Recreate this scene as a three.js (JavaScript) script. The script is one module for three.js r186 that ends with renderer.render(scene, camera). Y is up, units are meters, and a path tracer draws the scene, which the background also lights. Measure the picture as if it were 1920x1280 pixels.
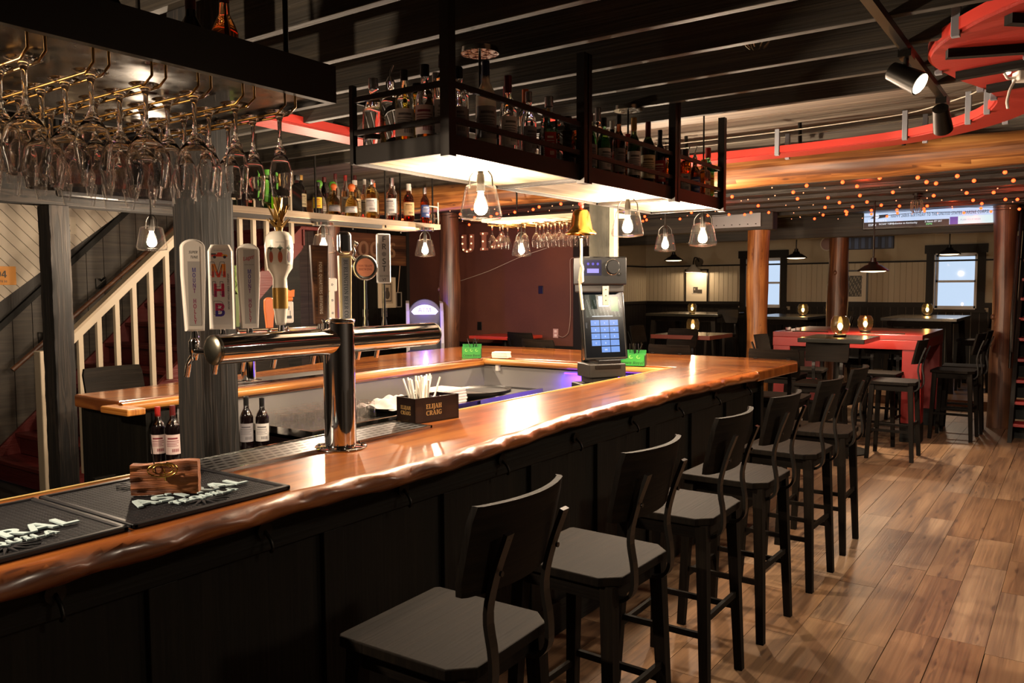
import * as THREE from 'three';
import { RoundedBoxGeometry } from 'three/addons/geometries/RoundedBoxGeometry.js';
import { mergeGeometries, toCreasedNormals } from 'three/addons/utils/BufferGeometryUtils.js';
import { RectAreaLightUniformsLib } from 'three/addons/lights/RectAreaLightUniformsLib.js';
import { TextGeometry } from 'three/addons/geometries/TextGeometry.js';
import { FontLoader } from 'three/addons/loaders/FontLoader.js';

// ---------------------------------------------------------------- camera, sky, exposure
const scene = new THREE.Scene();
const camera = new THREE.PerspectiveCamera(45.72, 1.5, 0.05, 120);
camera.rotation.order = 'YXZ';
camera.position.set(0, 1.65, 0);
camera.rotation.set(-0.0655112, 0.6148958, -0.0050262);
const renderer = new THREE.WebGLRenderer({ antialias: true });
renderer.toneMapping = THREE.LinearToneMapping;
renderer.toneMappingExposure = 1.0;
renderer.shadowMap.enabled = true;
scene.background = new THREE.Color().setRGB(0.62, 0.78, 1.0);
RectAreaLightUniformsLib.init();
const bold = await new FontLoader().loadAsync('fonts/droid/droid_sans_bold.typeface.json');

// ---------------------------------------------------------------- random, names, builders
let seed = 20231110;
const rnd = () => { seed = (seed + 0x6D2B79F5) | 0; let t = Math.imul(seed ^ (seed >>> 15), 1 | seed); t = (t + Math.imul(t ^ (t >>> 7), 61 | t)) ^ t; return ((t ^ (t >>> 14)) >>> 0) / 4294967296; };
const rr = (a, b) => a + (b - a) * rnd();
const taken = {};
function numbered(n) { const k = taken[n] = (taken[n] ?? -1) + 1; return k ? `${n}_${String(k).padStart(3, '0')}` : n; }
const PI = Math.PI;
function tag(o, label, category, group) { o.userData.label = label; o.userData.category = category; if (group) o.userData.group = group; return o; }
function thing(name, label, category, p = [0, 0, 0], turn = 0, group) {
  const o = new THREE.Group(); o.name = numbered(name); o.position.set(...p); o.rotation.y = turn; scene.add(o); return tag(o, label, category, group);
}
function M(name, geos, mat, parent = scene, label) {
  const g = Array.isArray(geos) ? (geos.length > 1 ? mergeGeometries(geos.map(clean)) : geos[0]) : geos;
  const m = new THREE.Mesh(g, mat); m.castShadow = m.receiveShadow = true;
  m.name = parent === scene ? numbered(name) : name; parent.add(m); if (label) m.userData.label = label; return m;
}
function struct(name, geos, mat) { const m = M(name, geos, mat); m.userData.kind = 'structure'; return m; }
function structG(name) { const o = new THREE.Group(); o.name = numbered(name); o.userData.kind = 'structure'; scene.add(o); return o; }
function dup(src, p, turn, label, group) {
  const c = src.clone(); c.name = numbered(src.name.replace(/_\d{3}$/, '')); c.userData = { ...src.userData };
  c.position.set(...p); c.rotation.y = turn; if (label) c.userData.label = label; if (group) c.userData.group = group; scene.add(c); return c;
}
function clean(g) { const q = g.index ? g.toNonIndexed() : g; for (const k of Object.keys(q.attributes)) if (!['position', 'normal', 'uv'].includes(k)) q.deleteAttribute(k); q.morphAttributes = {}; return q; }
const tr = (g, x = 0, y = 0, z = 0) => g.translate(x, y, z);
// uv in metres; g = axis the grain runs along (0 x, 1 y, 2 z); off shifts the pattern
function muv(geo, g = 0, off = 0) {
  geo = clean(geo); const p = geo.attributes.position, n = geo.attributes.normal, u = new Float32Array(p.count * 2);
  for (let i = 0; i < p.count; i += 3) {
    let nx = 0, ny = 0, nz = 0;
    for (let k = 0; k < 3; k++) { nx += Math.abs(n.getX(i + k)); ny += Math.abs(n.getY(i + k)); nz += Math.abs(n.getZ(i + k)); }
    const d = nx >= ny && nx >= nz ? 0 : ny >= nz ? 1 : 2;
    let a = g, b = [0, 1, 2].find(v => v !== d && v !== g);
    if (a === d) { a = [0, 1, 2].find(v => v !== d); b = [0, 1, 2].find(v => v !== d && v !== a); }
    for (let k = 0; k < 3; k++) { const c = [p.getX(i + k), p.getY(i + k), p.getZ(i + k)]; u[(i + k) * 2] = c[a] + off * 1.37; u[(i + k) * 2 + 1] = c[b] + off; }
  }
  geo.setAttribute('uv', new THREE.BufferAttribute(u, 2)); return geo;
}
function bx(w, h, d, x = 0, y = 0, z = 0, g = 0, off = 0, rot) { const b = new THREE.BoxGeometry(w, h, d); const q = muv(b, g, off); if (rot) { q.rotateX(rot[0]); q.rotateY(rot[1]); q.rotateZ(rot[2]); } return q.translate(x, y, z); }
function b2(x0, y0, z0, x1, y1, z1, g = 0, off = 0) { return bx(Math.abs(x1 - x0), Math.abs(y1 - y0), Math.abs(z1 - z0), (x0 + x1) / 2, (y0 + y1) / 2, (z0 + z1) / 2, g, off); }
function rb(w, h, d, r, x = 0, y = 0, z = 0, g = 0, off = 0, seg = 2) { return muv(new RoundedBoxGeometry(w, h, d, seg, Math.min(r, w / 2.01, h / 2.01, d / 2.01)), g, off).translate(x, y, z); }
function cy(r0, r1, h, x = 0, y = 0, z = 0, seg = 20, open = false) { return clean(new THREE.CylinderGeometry(r0, r1, h, seg, 1, open)).translate(x, y, z); }   // r0 top
function lathe(pts, seg = 28) { return clean(new THREE.LatheGeometry(pts.map(p => new THREE.Vector2(p[0], p[1])), seg)); }
const v3 = p => new THREE.Vector3(...p);
function tube(pts, r, seg = 24, rad = 8, closed = false) { return clean(new THREE.TubeGeometry(new THREE.CatmullRomCurve3(pts.map(v3), closed, 'catmullrom', 0.3), seg, r, rad, closed)); }
function rod(a, b, r, rad = 8, r2) { // straight bar between two points
  const A = v3(a), B = v3(b), d = B.clone().sub(A), g = clean(new THREE.CylinderGeometry(r2 ?? r, r, d.length(), rad));
  g.applyQuaternion(new THREE.Quaternion().setFromUnitVectors(new THREE.Vector3(0, 1, 0), d.clone().normalize())); return g.translate(...A.add(B).multiplyScalar(.5).toArray());
}
function bar(a, b, w, t, up = [0, 1, 0], g = 0, off = 0) { // rectangular bar between two points, w across 'up'-perpendicular, t along up-ish
  const A = v3(a), B = v3(b), d = B.clone().sub(A), L = d.length(); d.normalize();
  const s = new THREE.Vector3().crossVectors(d, v3(up)).normalize(), u = new THREE.Vector3().crossVectors(s, d);
  const q = muv(new THREE.BoxGeometry(L, t, w), 0, off); q.applyMatrix4(new THREE.Matrix4().makeBasis(d, u, s)); return q.translate(...A.add(B).multiplyScalar(.5).toArray());
}
function taper(a, b, s0, s1, off = 0) { // square leg tapering from a (side s0) to b (side s1)
  const g = new THREE.CylinderGeometry(s1 / Math.SQRT2, s0 / Math.SQRT2, 1, 4, 1); g.rotateY(PI / 4); const q = toCreasedNormals(g, 0.3), p = q.attributes.position;
  const A = v3(a), B = v3(b);
  for (let i = 0; i < p.count; i++) { const k = p.getY(i) + .5; p.setXYZ(i, p.getX(i) + A.x + (B.x - A.x) * k, A.y + (B.y - A.y) * k, p.getZ(i) + A.z + (B.z - A.z) * k); }
  q.computeVertexNormals(); return muv(q, 1, off);
}
function ribbon(pts, w, t, seg = 16, axis = [1, 0, 0]) { // flat strip swept along a curve; w along axis
  const c = new THREE.CatmullRomCurve3(pts.map(v3)), X = v3(axis), pos = [];
  const ring = k => { const P = c.getPoint(k), T = c.getTangent(k), N = new THREE.Vector3().crossVectors(X, T).normalize(); return [[-1, -1], [1, -1], [1, 1], [-1, 1]].map(([a, b]) => P.clone().addScaledVector(X, a * w / 2).addScaledVector(N, b * t / 2)); };
  const q = (a, b, c2, d) => pos.push(...a.toArray(), ...b.toArray(), ...c2.toArray(), ...a.toArray(), ...c2.toArray(), ...d.toArray());
  let R = ring(0); q(R[3], R[2], R[1], R[0]);
  for (let i = 1; i <= seg; i++) { const S = ring(i / seg); for (let k = 0; k < 4; k++) q(R[k], R[(k + 1) % 4], S[(k + 1) % 4], S[k]); R = S; }
  q(R[0], R[1], R[2], R[3]);
  const g = new THREE.BufferGeometry(); g.setAttribute('position', new THREE.Float32BufferAttribute(pos, 3)); g.computeVertexNormals(); g.setAttribute('uv', new THREE.Float32BufferAttribute(new Float32Array(pos.length / 3 * 2), 2));
  return muv(g, 1);
}
function ext(pts, depth, bevel = 0, holes) { const s = new THREE.Shape(pts.map(p => new THREE.Vector2(p[0], p[1]))); if (holes) for (const h of holes) s.holes.push(new THREE.Path(h.map(p => new THREE.Vector2(p[0], p[1])))); return clean(new THREE.ExtrudeGeometry(s, { depth, bevelEnabled: bevel > 0, bevelSize: bevel, bevelThickness: bevel, bevelSegments: 2, curveSegments: 10 })); }

// ---------------------------------------------------------------- textures
function hash(x, y, s) { let h = Math.imul(x, 374761393) + Math.imul(y, 668265263) + Math.imul(s, 1274126177) | 0; h = Math.imul(h ^ (h >>> 13), 1274126177); return ((h ^ (h >>> 16)) >>> 0) / 4294967296; }
function vn(x, y, px, py, s) { const xi = Math.floor(x), yi = Math.floor(y), fx = x - xi, fy = y - yi, w = (a, p) => ((a % p) + p) % p; const sx = fx * fx * (3 - 2 * fx), sy = fy * fy * (3 - 2 * fy);
  const a = hash(w(xi, px), w(yi, py), s), b = hash(w(xi + 1, px), w(yi, py), s), c = hash(w(xi, px), w(yi + 1, py), s), d = hash(w(xi + 1, px), w(yi + 1, py), s); return a + (b - a) * sx + (c - a) * sy + (a - b - c + d) * sx * sy; }
function fbm(u, v, fx, fy, s, o = 4) { let t = 0, a = .5, n = 0; for (let i = 0; i < o; i++) { t += a * vn(u * fx, v * fy, fx, fy, s + i); n += a; a *= .5; fx *= 2; fy *= 2; } return t / n; }
function dataTex(w, h, fn, srgb = true) { const d = new Uint8Array(w * h * 4); for (let y = 0; y < h; y++) for (let x = 0; x < w; x++) { const c = fn((x + .5) / w, (y + .5) / h); const i = (y * w + x) * 4; for (let k = 0; k < 3; k++) d[i + k] = Math.max(0, Math.min(255, (c[k] ?? c[0]) * 255)); d[i + 3] = 255; }
  const t = new THREE.DataTexture(d, w, h); t.wrapS = t.wrapT = THREE.RepeatWrapping; t.magFilter = THREE.LinearFilter; t.minFilter = THREE.LinearMipmapLinearFilter; t.generateMipmaps = true; if (srgb) t.colorSpace = THREE.SRGBColorSpace; t.needsUpdate = true; return t; }
const mixc = (a, b, k) => a.map((v, i) => v + (b[i] - v) * k);
function hex(h) { return [(h >> 16 & 255) / 255, (h >> 8 & 255) / 255, (h & 255) / 255]; }
function woodTex(s, dark, mid, light, { fx = 3, fy = 22, warp = .5, fine = 90, knots = 0, size = 512, contrast = 1 } = {}) {
  const D = hex(dark), Mi = hex(mid), L = hex(light), kn = []; for (let i = 0; i < knots; i++) kn.push([hash(i, 1, s), hash(i, 2, s), .015 + .03 * hash(i, 3, s)]);
  return dataTex(size, size, (u, v) => {
    let dv = v; let kd = 0; for (const [a, b, r] of kn) { let du = u - a, dw = v - b; du -= Math.round(du); dw -= Math.round(dw); const q = Math.exp(-(du * du * 9 + dw * dw * 60) / (r * r * 60)); dv += q * .05 * Math.sign(dw); kd = Math.max(kd, Math.exp(-(du * du * 4 + dw * dw * 8) / (r * r))); }
    const wv = fbm(u, v, 4, 6, s + 9, 3) - .5; let t = fbm(u, dv + wv * warp * .1, fx, fy, s, 4) * .62 + fbm(u, dv, 4, fine, s + 5, 2) * .38; t = (t - .5) * 1.9 * contrast + .5;
    t -= kd * .8; t = Math.max(0, Math.min(1, t)); return t < .5 ? mixc(D, Mi, t * 2) : mixc(Mi, L, t * 2 - 1);
  });
}
function noiseTex(s, a, b, fx, fy, o = 4, size = 256, srgb = true, gain = 1.6) { const A = hex(a), B = hex(b); return dataTex(size, size, (u, v) => mixc(A, B, Math.max(0, Math.min(1, (fbm(u, v, fx, fy, s, o) - .5) * gain + .5))), srgb); }
function rep(t, x, y) { const c = t.clone(); c.repeat.set(x, y); c.needsUpdate = true; return c; }
function canvasTex(w, h, draw) { const c = document.createElement('canvas'); c.width = w; c.height = h; const g = c.getContext('2d'); draw(g, w, h); const t = new THREE.CanvasTexture(c); t.colorSpace = THREE.SRGBColorSpace; return t; }
function mat(color, rough = .6, o = {}) { const m = new THREE.MeshPhysicalMaterial({ roughness: rough, metalness: 0, ...o }); if (color !== null) m.color.set(color); return m; }

// ---------------------------------------------------------------- materials
const grain = noiseTex(77, 0x000000, 0xffffff, 4, 64, 4, 512, false, 1.8);
const speck = noiseTex(78, 0x000000, 0xffffff, 48, 48, 4, 512, false, 1.8);
const smear = noiseTex(79, 0x000000, 0xffffff, 6, 6, 5, 512, false, 1.6);
const tx = {
  counter: woodTex(11, 0x4a200a, 0x86491a, 0xae6c2c, { fx: 2, fy: 9, warp: 2.2, fine: 60, knots: 6, size: 1024, contrast: .9 }),
  nosing: woodTex(12, 0x96561f, 0xc07f37, 0xdba055, { fx: 2, fy: 14 }),
  liveEdge: woodTex(13, 0x4a230c, 0x84471b, 0xa8672a, { fx: 5, fy: 5, warp: 2.5, fine: 20, knots: 3, contrast: .8 }),
  black: woodTex(14, 0x13120e, 0x1a1914, 0x24211b, { fx: 3, fy: 24 }),
  stool: woodTex(15, 0x16120e, 0x221c16, 0x2f2820, { fx: 3, fy: 20, knots: 2, contrast: .8 }),
  joist: woodTex(16, 0x1d1a15, 0x2c2720, 0x3d362b, { fx: 2, fy: 20, knots: 4 }),
  floor: woodTex(17, 0x55453a, 0x7c6550, 0x957d64, { fx: 2, fy: 8, warp: 2.2, fine: 60, knots: 9, size: 1024, contrast: .75 }),
  barn: woodTex(18, 0x080706, 0x1d1916, 0x5a5047, { fx: 3, fy: 26, warp: 1.2, fine: 70, knots: 3, contrast: 1.6 }),
  log: woodTex(19, 0x5a3214, 0x9a6230, 0xc48f52, { fx: 3, fy: 9, warp: 2, knots: 5 }),
  logDark: woodTex(20, 0x2e1a10, 0x553420, 0x7a5232, { fx: 3, fy: 9, warp: 2, knots: 4 }),
  plankGrey: woodTex(21, 0x58504a, 0x7a7166, 0x92897b, { fx: 2, fy: 16, knots: 4 }),
  pale: woodTex(22, 0x9c8a6c, 0xc4b497, 0xe0d4bd, { fx: 2, fy: 14, knots: 2 }),
};
const barkBump = rep(grain, 1.2, 3);
const mt = {
  counter: mat('#ffffff', .32, { map: rep(tx.counter, .45, .9), clearcoat: 1, clearcoatRoughness: .13, bumpMap: rep(smear, 1.2, 1.6), bumpScale: .0012 }),
  liveEdge: mat('#ffffff', .38, { map: rep(tx.liveEdge, .8, 2), clearcoat: .9, clearcoatRoughness: .2, bumpMap: rep(smear, 2, 3), bumpScale: .0016 }),
  nosing: mat('#ffffff', .4, { map: rep(tx.nosing, .7, 3), clearcoat: .5, clearcoatRoughness: .25 }),
  black: mat('#c8c8c8', .6, { ior: 1.3, map: rep(tx.black, .8, 2), bumpMap: rep(grain, 1, 2), bumpScale: .0008 }),
  stool: mat('#aaa59f', .72, { ior: 1.2, map: rep(tx.stool, 1.2, 2.6), bumpMap: rep(grain, 1, 2.2), bumpScale: .0006 }),
  stoolSteel: mat('#1d1a17', .42, { metalness: .55 }),
  joist: mat('#ffffff', .62, { map: rep(tx.joist, .5, 2.4), bumpMap: rep(grain, .6, 2), bumpScale: .001 }),
  deck: mat('#ffffff', .6, { map: rep(tx.plankGrey, .4, 2), bumpMap: rep(grain, .5, 2), bumpScale: .001 }),
  barn: mat('#7d7872', .8, { map: rep(tx.barn, .8, 2.6), bumpMap: rep(tx.barn, .8, 2.6), bumpScale: .009 }),
  log: mat('#ffffff', .5, { map: rep(tx.log, .6, 1.4), bumpMap: rep(tx.log, .6, 1.4), bumpScale: .004, clearcoat: .35, clearcoatRoughness: .4 }),
  logDark: mat('#ffffff', .5, { map: rep(tx.logDark, .6, 1.4), bumpMap: rep(tx.logDark, .6, 1.4), bumpScale: .004, clearcoat: .35, clearcoatRoughness: .4 }),
  pale: mat('#ffffff', .55, { map: rep(tx.pale, .6, 2.2) }),
  chrome: mat('#e2e2e4', .06, { metalness: 1 }),
  steel: mat('#b9b7b2', .26, { metalness: 1, roughnessMap: rep(smear, 3, 3) }),
  darkSteel: mat('#25221e', .4, { metalness: .7 }),
  blackPlastic: mat('#0d0d0e', .35),
  rubber: mat('#0b0b0d', .55),
  brass: mat('#c79a4d', .22, { metalness: 1 }),
  brassDark: mat('#7d5b2c', .35, { metalness: 1 }),
  white: mat('#e6e1d8', .45),
  cream: mat('#cfc5b0', .6),
  paper: mat('#f0ece2', .8),
  red: mat('#7c0f0a', .45, { bumpMap: rep(smear, 2, 2), bumpScale: .001 }),
  redTrack: mat('#9a2419', .55, { bumpMap: rep(grain, 1, 2), bumpScale: .001 }),
  glass: mat('#ffffff', 0, { transmission: 1, thickness: .003, ior: 1.5 }),
  thinGlass: mat('#ffffff', .01, { transmission: 1, thickness: 0, ior: 1.5 }),
  pane: mat('#ffffff', .02, { transmission: 1, thickness: 0, ior: 1.45 }),
  grey: mat('#6f7178', .55),
};
// ---------------------------------------------------------------- the room
const XL = -7.85, XR = 3.2, ZB = 3.2, ZF = -16.2, DECK = 2.88, JB = 2.64, C2 = 2.57, C3 = 2.6;
const darkPaint = mat('#221d18', .6, { bumpMap: rep(grain, .6, 2), bumpScale: .001 });
const maroon = mat('#ffffff', .7, { map: rep(noiseTex(31, 0x43201a, 0x5a3021, 3, 3, 5), .5, .5), bumpMap: rep(speck, 1, 1), bumpScale: .0008 });
const plaster = mat('#ffffff', .8, { map: rep(noiseTex(32, 0xa79b87, 0xb7ac98, 3, 3, 5), .5, .5) });
const beadPaint = mat('#b3a995', .6);
const darkTrim = mat('#15110f', .55, { specularIntensity: .5 });
const wainscot = mat('#15110f', .6, { specularIntensity: .5 });

// floor: planks run along z
{
  const fl = structG('floor'); const base = mat('#1a120c', .8);
  M('subfloor', [b2(XL - .2, -.2, ZB + .2, XR + .2, -.012, ZF - .2)], base, fl);
  const tints = ['#ffffff', '#f2e8dc', '#e6d8ca', '#fbf3e8', '#dccbb9'];
  const fm = tints.map(c => mat(c, .36, { ior: 1.4, map: rep(tx.floor, .55, 2.0), bumpMap: rep(grain, .8, 2.2), bumpScale: .0004 }));
  const W = .19, rest = [[], [], [], [], []];
  let n = 0;
  for (let i = -22; i < 19; i++) {
    const x = -.314 + i * W; if (x < XL || x > XR) continue;
    let z = ZB - rnd() * 1.2;
    while (z > -16.1) {
      const L = Math.min([1.22, .9, 1.22, .61][rnd() * 4 | 0], z + 16.15); if (L < .05) break;
      const k = rnd() * 5 | 0, o = rnd() * 9, w = .0012 + (rnd() < .15 ? .002 : 0), lift = rr(-.0012, 0);
      const g = b2(x + w, -.012, z - .001, x + W - w, lift, z - L + .001, 2, o);
      const cz = z - L / 2, inView = x > -1.95 && x < 1.0 && cz < -2.4 && cz > -12.2 && x < .35 + (-cz - 2.4) * .02;
      if (inView && n < 300) { M('plank', g, fm[k], fl); n++; } else rest[k].push(g);
      z -= L;
    }
  }
  rest.forEach((r, k) => { const m = M('planks_beyond', r, fm[k], fl); m.userData.kind = 'stuff'; });
  // raised floor by the windows
  M('platform', [b2(-5.05, -.01, -12.3, XR, .12, ZF, 0), b2(XL, -.01, -13.2, -5.05, .12, ZF, 0)], fm[2], fl);
}
// walls
{
  const th = .2;
  // far wall with two window openings
  const ops = [[-5.62, -4.92], [-2.21, -1.53]], y0 = 1.24, y1 = 2.23, wf = structG('wall_far');
  const xs = [XL - th, ops[0][0], ops[0][1], ops[1][0], ops[1][1], XR + th], gs = [];
  for (let i = 0; i < 5; i++) { if (i % 2 === 0) gs.push(b2(xs[i], 0, ZF, xs[i + 1], C3 + .3, ZF - th)); else gs.push(b2(xs[i], 0, ZF, xs[i + 1], y0, ZF - th), b2(xs[i], y1, ZF, xs[i + 1], C3 + .3, ZF - th)); }
  M('plaster', gs, plaster, wf);
  const inWin = (a, b) => ops.some(o => b > o[0] - .12 && a < o[1] + .12);
  for (let x = XL; x < .4; x += .098) if (!inWin(x, x + .09)) M('bead_board', b2(x + .004, 1.36, ZF + .012, x + .094, 2.09, ZF - .01), beadPaint, wf);
  for (let x = XL; x < .4; x += .13) M('wainscot_board', b2(x + .003, .12, ZF + .016, x + .127, inWin(x, x + .13) ? 1.2 : 1.3, ZF - .01, 1), wainscot, wf);
  M('picture_rail', b2(XL, 2.085, ZF + .03, XR, 2.115, ZF - .01), darkTrim, wf);
  for (const [a, b] of [[XL, -5.74], [-4.8, -2.33], [-1.41, XR]]) M('chair_rail', [b2(a, 1.3, ZF + .05, b, 1.36, ZF - .01), b2(a, 1.27, ZF + .03, b, 1.3, ZF - .01)], darkTrim, wf);
  // left wall, far room part: bead board over dark wainscot
  const wl = structG('wall_left');
  M('plaster', b2(XL - th, 0, -8.6, XL, C3 + .3, ZF - th, 2), plaster, wl);
  M('painted_board_wall', b2(XL - th, 0, ZB + th, XL, DECK + .2, -8.6, 1), darkPaint, wl);
  for (let z = ZF; z < -11.2; z += .098) M('bead_board', b2(XL - .01, 1.36, z + .004, XL + .012, 2.09, z + .094), beadPaint, wl);
  for (let z = ZF; z < -11.2; z += .13) M('wainscot_board', b2(XL - .01, .12, z + .003, XL + .016, 1.3, z + .127, 1), wainscot, wl);
  M('picture_rail', b2(XL, 2.085, ZF, XL + .03, 2.115, -9.6), darkTrim, wl);
  M('chair_rail', [b2(XL, 1.3, ZF, XL + .05, 1.36, -9.6)], darkTrim, wl);
  // stair wall: white diagonal boards above a dark sloped wainscot
  const sl = s => 1.344 + .915 * (s - 3.243), poly = [[1.2, sl(1.2) < 0 ? 0 : sl(1.2)], [4.58, sl(4.58)], [1.2, sl(4.58)]].map(p => p);
  const clip = (pl, a, b, c) => { const out = []; for (let i = 0; i < pl.length; i++) { const p = pl[i], q = pl[(i + 1) % pl.length], dp = a * p[0] + b * p[1] - c, dq = a * q[0] + b * q[1] - c; if (dp >= 0) out.push(p); if (dp * dq < 0) { const t = dp / (dp - dq); out.push([p[0] + (q[0] - p[0]) * t, p[1] + (q[1] - p[1]) * t]); } } return out; };
  const wb = mat('#ffffff', .6, { map: rep(noiseTex(33, 0xb9ad9a, 0xcbc1b0, 3, 3, 4), .6, .6) });
  for (let c = 2.2; c < 8; c += .088) { let q = clip(poly, .7071, .7071, c * .9 - .2); q = clip(q, -.7071, -.7071, -(c * .9 - .2 + .074)); if (q.length < 3) continue; const g = ext(q.map(p => [p[0], p[1]]), .018); g.rotateY(PI / 2); M('diagonal_board', g.translate(XL, 0, 0), wb, wl); }
  const stairBoard = mat('#ffffff', .6, { map: rep(woodTex(44, 0x2a241d, 0x3a332a, 0x4a4135, { fx: 2, fy: 16 }), .8, 2) });
  for (let s = 1.3; s < 7.2; s += .17) { const y = Math.min(sl(s) - .02, DECK); if (y > .1) M('stair_board', clean(ext([[s + .003, 0], [s + .167, 0], [s + .167, Math.min(sl(s + .167) - .02, DECK)], [s + .003, y]], .014)).rotateY(PI / 2).translate(XL, 0, 0), stairBoard, wl); }
  M('sloped_cap', bar([XL + .02, sl(1.3), -1.3], [XL + .02, sl(4.75), -4.75], .05, .05), mt.black, wl);
  for (let z = -7.2; z > -8.5; z -= .19) M('wall_board', b2(XL - .01, 0, z, XL + .014, DECK, z - .184, 1), mt.black, wl);
  // maroon partition
  const wp = structG('wall_partition');
  M('maroon_board', b2(XL, 0, -8.6, -5.13, DECK, -9.2), maroon, wp);
  M('end_trim', [b2(-5.13, 0, -8.57, -4.98, DECK, -9.25, 1)], darkTrim, wp);
  M('dado_strip', b2(XL, .86, -8.58, -5.13, .93, -8.62), darkTrim, wp);
  // unseen walls
  struct('wall_right', b2(XR, 0, ZB + th, XR + th, DECK + .3, ZF - th, 2), darkPaint);
  struct('wall_back', b2(XL - th, 0, ZB, XR + th, DECK + .3, ZB + th), darkPaint);
}
// windows
ops2: for (const [k, a, b] of [[1, -5.62, -4.92], [2, -2.21, -1.53]]) {
  const w = structG(`window_${k}`), y0 = 1.24, y1 = 2.23, z = ZF, sash = mat('#c9c7c4', .4);
  M('casing', [b2(a - .12, 1.2, z + .035, a, y1 + .0, z - .02, 1), b2(b, 1.2, z + .035, b + .12, y1, z - .02, 1), b2(a - .15, y1, z + .045, b + .15, y1 + .15, z - .02), b2(a - .14, 1.19, z + .06, b + .14, y0, z - .02)], darkTrim, w);
  M('jamb', [b2(a, y0, z, a + .02, y1, z - .2, 1), b2(b - .02, y0, z, b, y1, z - .2, 1), b2(a, y1 - .02, z, b, y1, z - .2), b2(a, y0, z, b, y0 + .02, z - .2)], sash, w);
  const m = (y0 + y1) / 2;
  for (const [c, d, zz] of [[y0 + .02, m + .02, -.1], [m - .02, y1 - .02, -.14]]) {
    const s = M('sash', [b2(a + .02, c, z + zz, a + .055, d, z + zz - .035, 1), b2(b - .055, c, z + zz, b - .02, d, z + zz - .035, 1), b2(a + .02, c, z + zz, b - .02, c + .04, z + zz - .035), b2(a + .02, d - .035, z + zz, b - .02, d, z + zz - .035)], sash, w);
    M('pane', b2(a + .05, c + .035, z + zz - .015, b - .05, d - .03, z + zz - .019), mt.pane, s);
  }
}
// ceiling
{
  const ce = structG('ceiling');
  for (let z = ZB; z > -6.55; z -= .203) M('deck_board', b2(XL, DECK + (rnd() * .004), z - .003, XR, DECK + .03, z - .2, 0, rnd() * 9), mt.deck, ce);
  M('roof', [b2(XL - .2, DECK + .03, ZB + .2, XR + .2, DECK + .2, ZF - .2)], darkPaint, ce);
  for (let k = -13; k <= 6; k++) { const z = -2.085 - k * .4035; M('joist', rb(XR - XL, DECK - JB, .042, .004, (XL + XR) / 2, (DECK + JB) / 2, z - .012, 0, rnd() * 9, 1), mt.joist, ce); }
  // lower boarded ceiling past the log beam
  const lower = mat('#ffffff', .6, { map: rep(tx.black, .5, 2) });
  for (let z = -6.72; z > -10.9; z -= .14) M('ceiling_board', b2(XL, C2 + rnd() * .002, z - .002, XR, C2 + .02, z - .138, 0, rnd() * 9), lower, ce);
  M('header_board', b2(XL, C2, -6.66, XR, DECK + .02, -6.72, 0), mt.deck, ce);
  for (let z = -7.2; z > -10.3; z -= .6) M('ceiling_batten', b2(XL, C2 - .035, z, XR, C2, z - .06, 0), mt.joist, ce);
  M('far_soffit', [b2(XL, C3, -11.6, XR, C3 + .3, ZF, 0)], darkPaint, ce);
}
tag(M('log_beam', (() => { // big peeled log under the joists
  const g = new THREE.CylinderGeometry(.125, .125, XR - XL, 20, 60); g.rotateZ(PI / 2); const p = g.attributes.position;
  for (let i = 0; i < p.count; i++) { const x = p.getX(i), a = Math.atan2(p.getY(i), p.getZ(i)); const k = 1 + .05 * Math.sin(x * 1.7 + 1) + .04 * Math.sin(x * 4.1 + a * 2) + .02 * Math.sin(x * 11 + a * 3); p.setXYZ(i, x, p.getY(i) * k, p.getZ(i) * k); }
  g.computeVertexNormals(); return muv(g, 0).translate((XL + XR) / 2, 2.585, -6.52);
})(), mt.log), 'long peeled orange log beam spanning the ceiling beyond the bar', 'beam');
tag(M('header_beam', rb(XR - XL, .3, .2, .01, (XL + XR) / 2, 2.46, -11.5, 0), mt.joist), 'dark squared timber beam above the far room opening', 'beam');
tag(M('side_beam', rb(3.2, .22, .18, .01, -4.7, 2.455, -9.95, 0), mt.joist), 'dark squared timber beam resting on the orange log column', 'beam');
function logCol(name, label, x, z, r, y1, m, wob) {
  const g = new THREE.CylinderGeometry(r * .94, r, y1, 22, 26); const p = g.attributes.position;
  for (let i = 0; i < p.count; i++) { const y = p.getY(i) + y1 / 2, a = Math.atan2(p.getZ(i), p.getX(i)); if (Math.hypot(p.getX(i), p.getZ(i)) < .01) continue; const k = 1 + .05 * Math.sin(y * 3 + wob) + .035 * Math.sin(y * 7 + a * 2 + wob * 3) + .02 * Math.cos(a * 3 + wob); p.setXYZ(i, p.getX(i) * k + .012 * Math.sin(y * 2.2 + wob), p.getY(i), p.getZ(i) * k); }
  g.computeVertexNormals();
  const t = thing(name, label, 'column', [x, 0, z], 0); M('trunk', muv(g, 1, wob).translate(0, y1 / 2, 0), m, t);
  const kn = []; for (let i = 0; i < 4; i++) { const a = rnd() * 6.28, y = rr(.4, y1 - .3); const s = clean(new THREE.SphereGeometry(r * .2, 8, 6)); s.scale(1, 1.3, 1); kn.push(s.translate(Math.cos(a) * r * .93, y, Math.sin(a) * r * .93)); }
  M('knot', kn, mt.logDark, t); return t;
}
logCol('log_column', 'bright orange peeled log column beside the red table', -3.3, -9.95, .135, 2.345, mt.log, 1.2);
logCol('log_column', 'dark brown log column standing behind the red table', -2.75, -11.58, .135, 2.31, mt.logDark, 3.4);
logCol('log_column', 'thick dark log post beside the ladder with red treads', -.76, -10.95, .13, C2, mt.logDark, 5.1);
logCol('log_column', 'brown log post standing behind the back bar taps', -6.58, -5.92, .14, 2.5, mt.logDark, 7.7);
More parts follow.
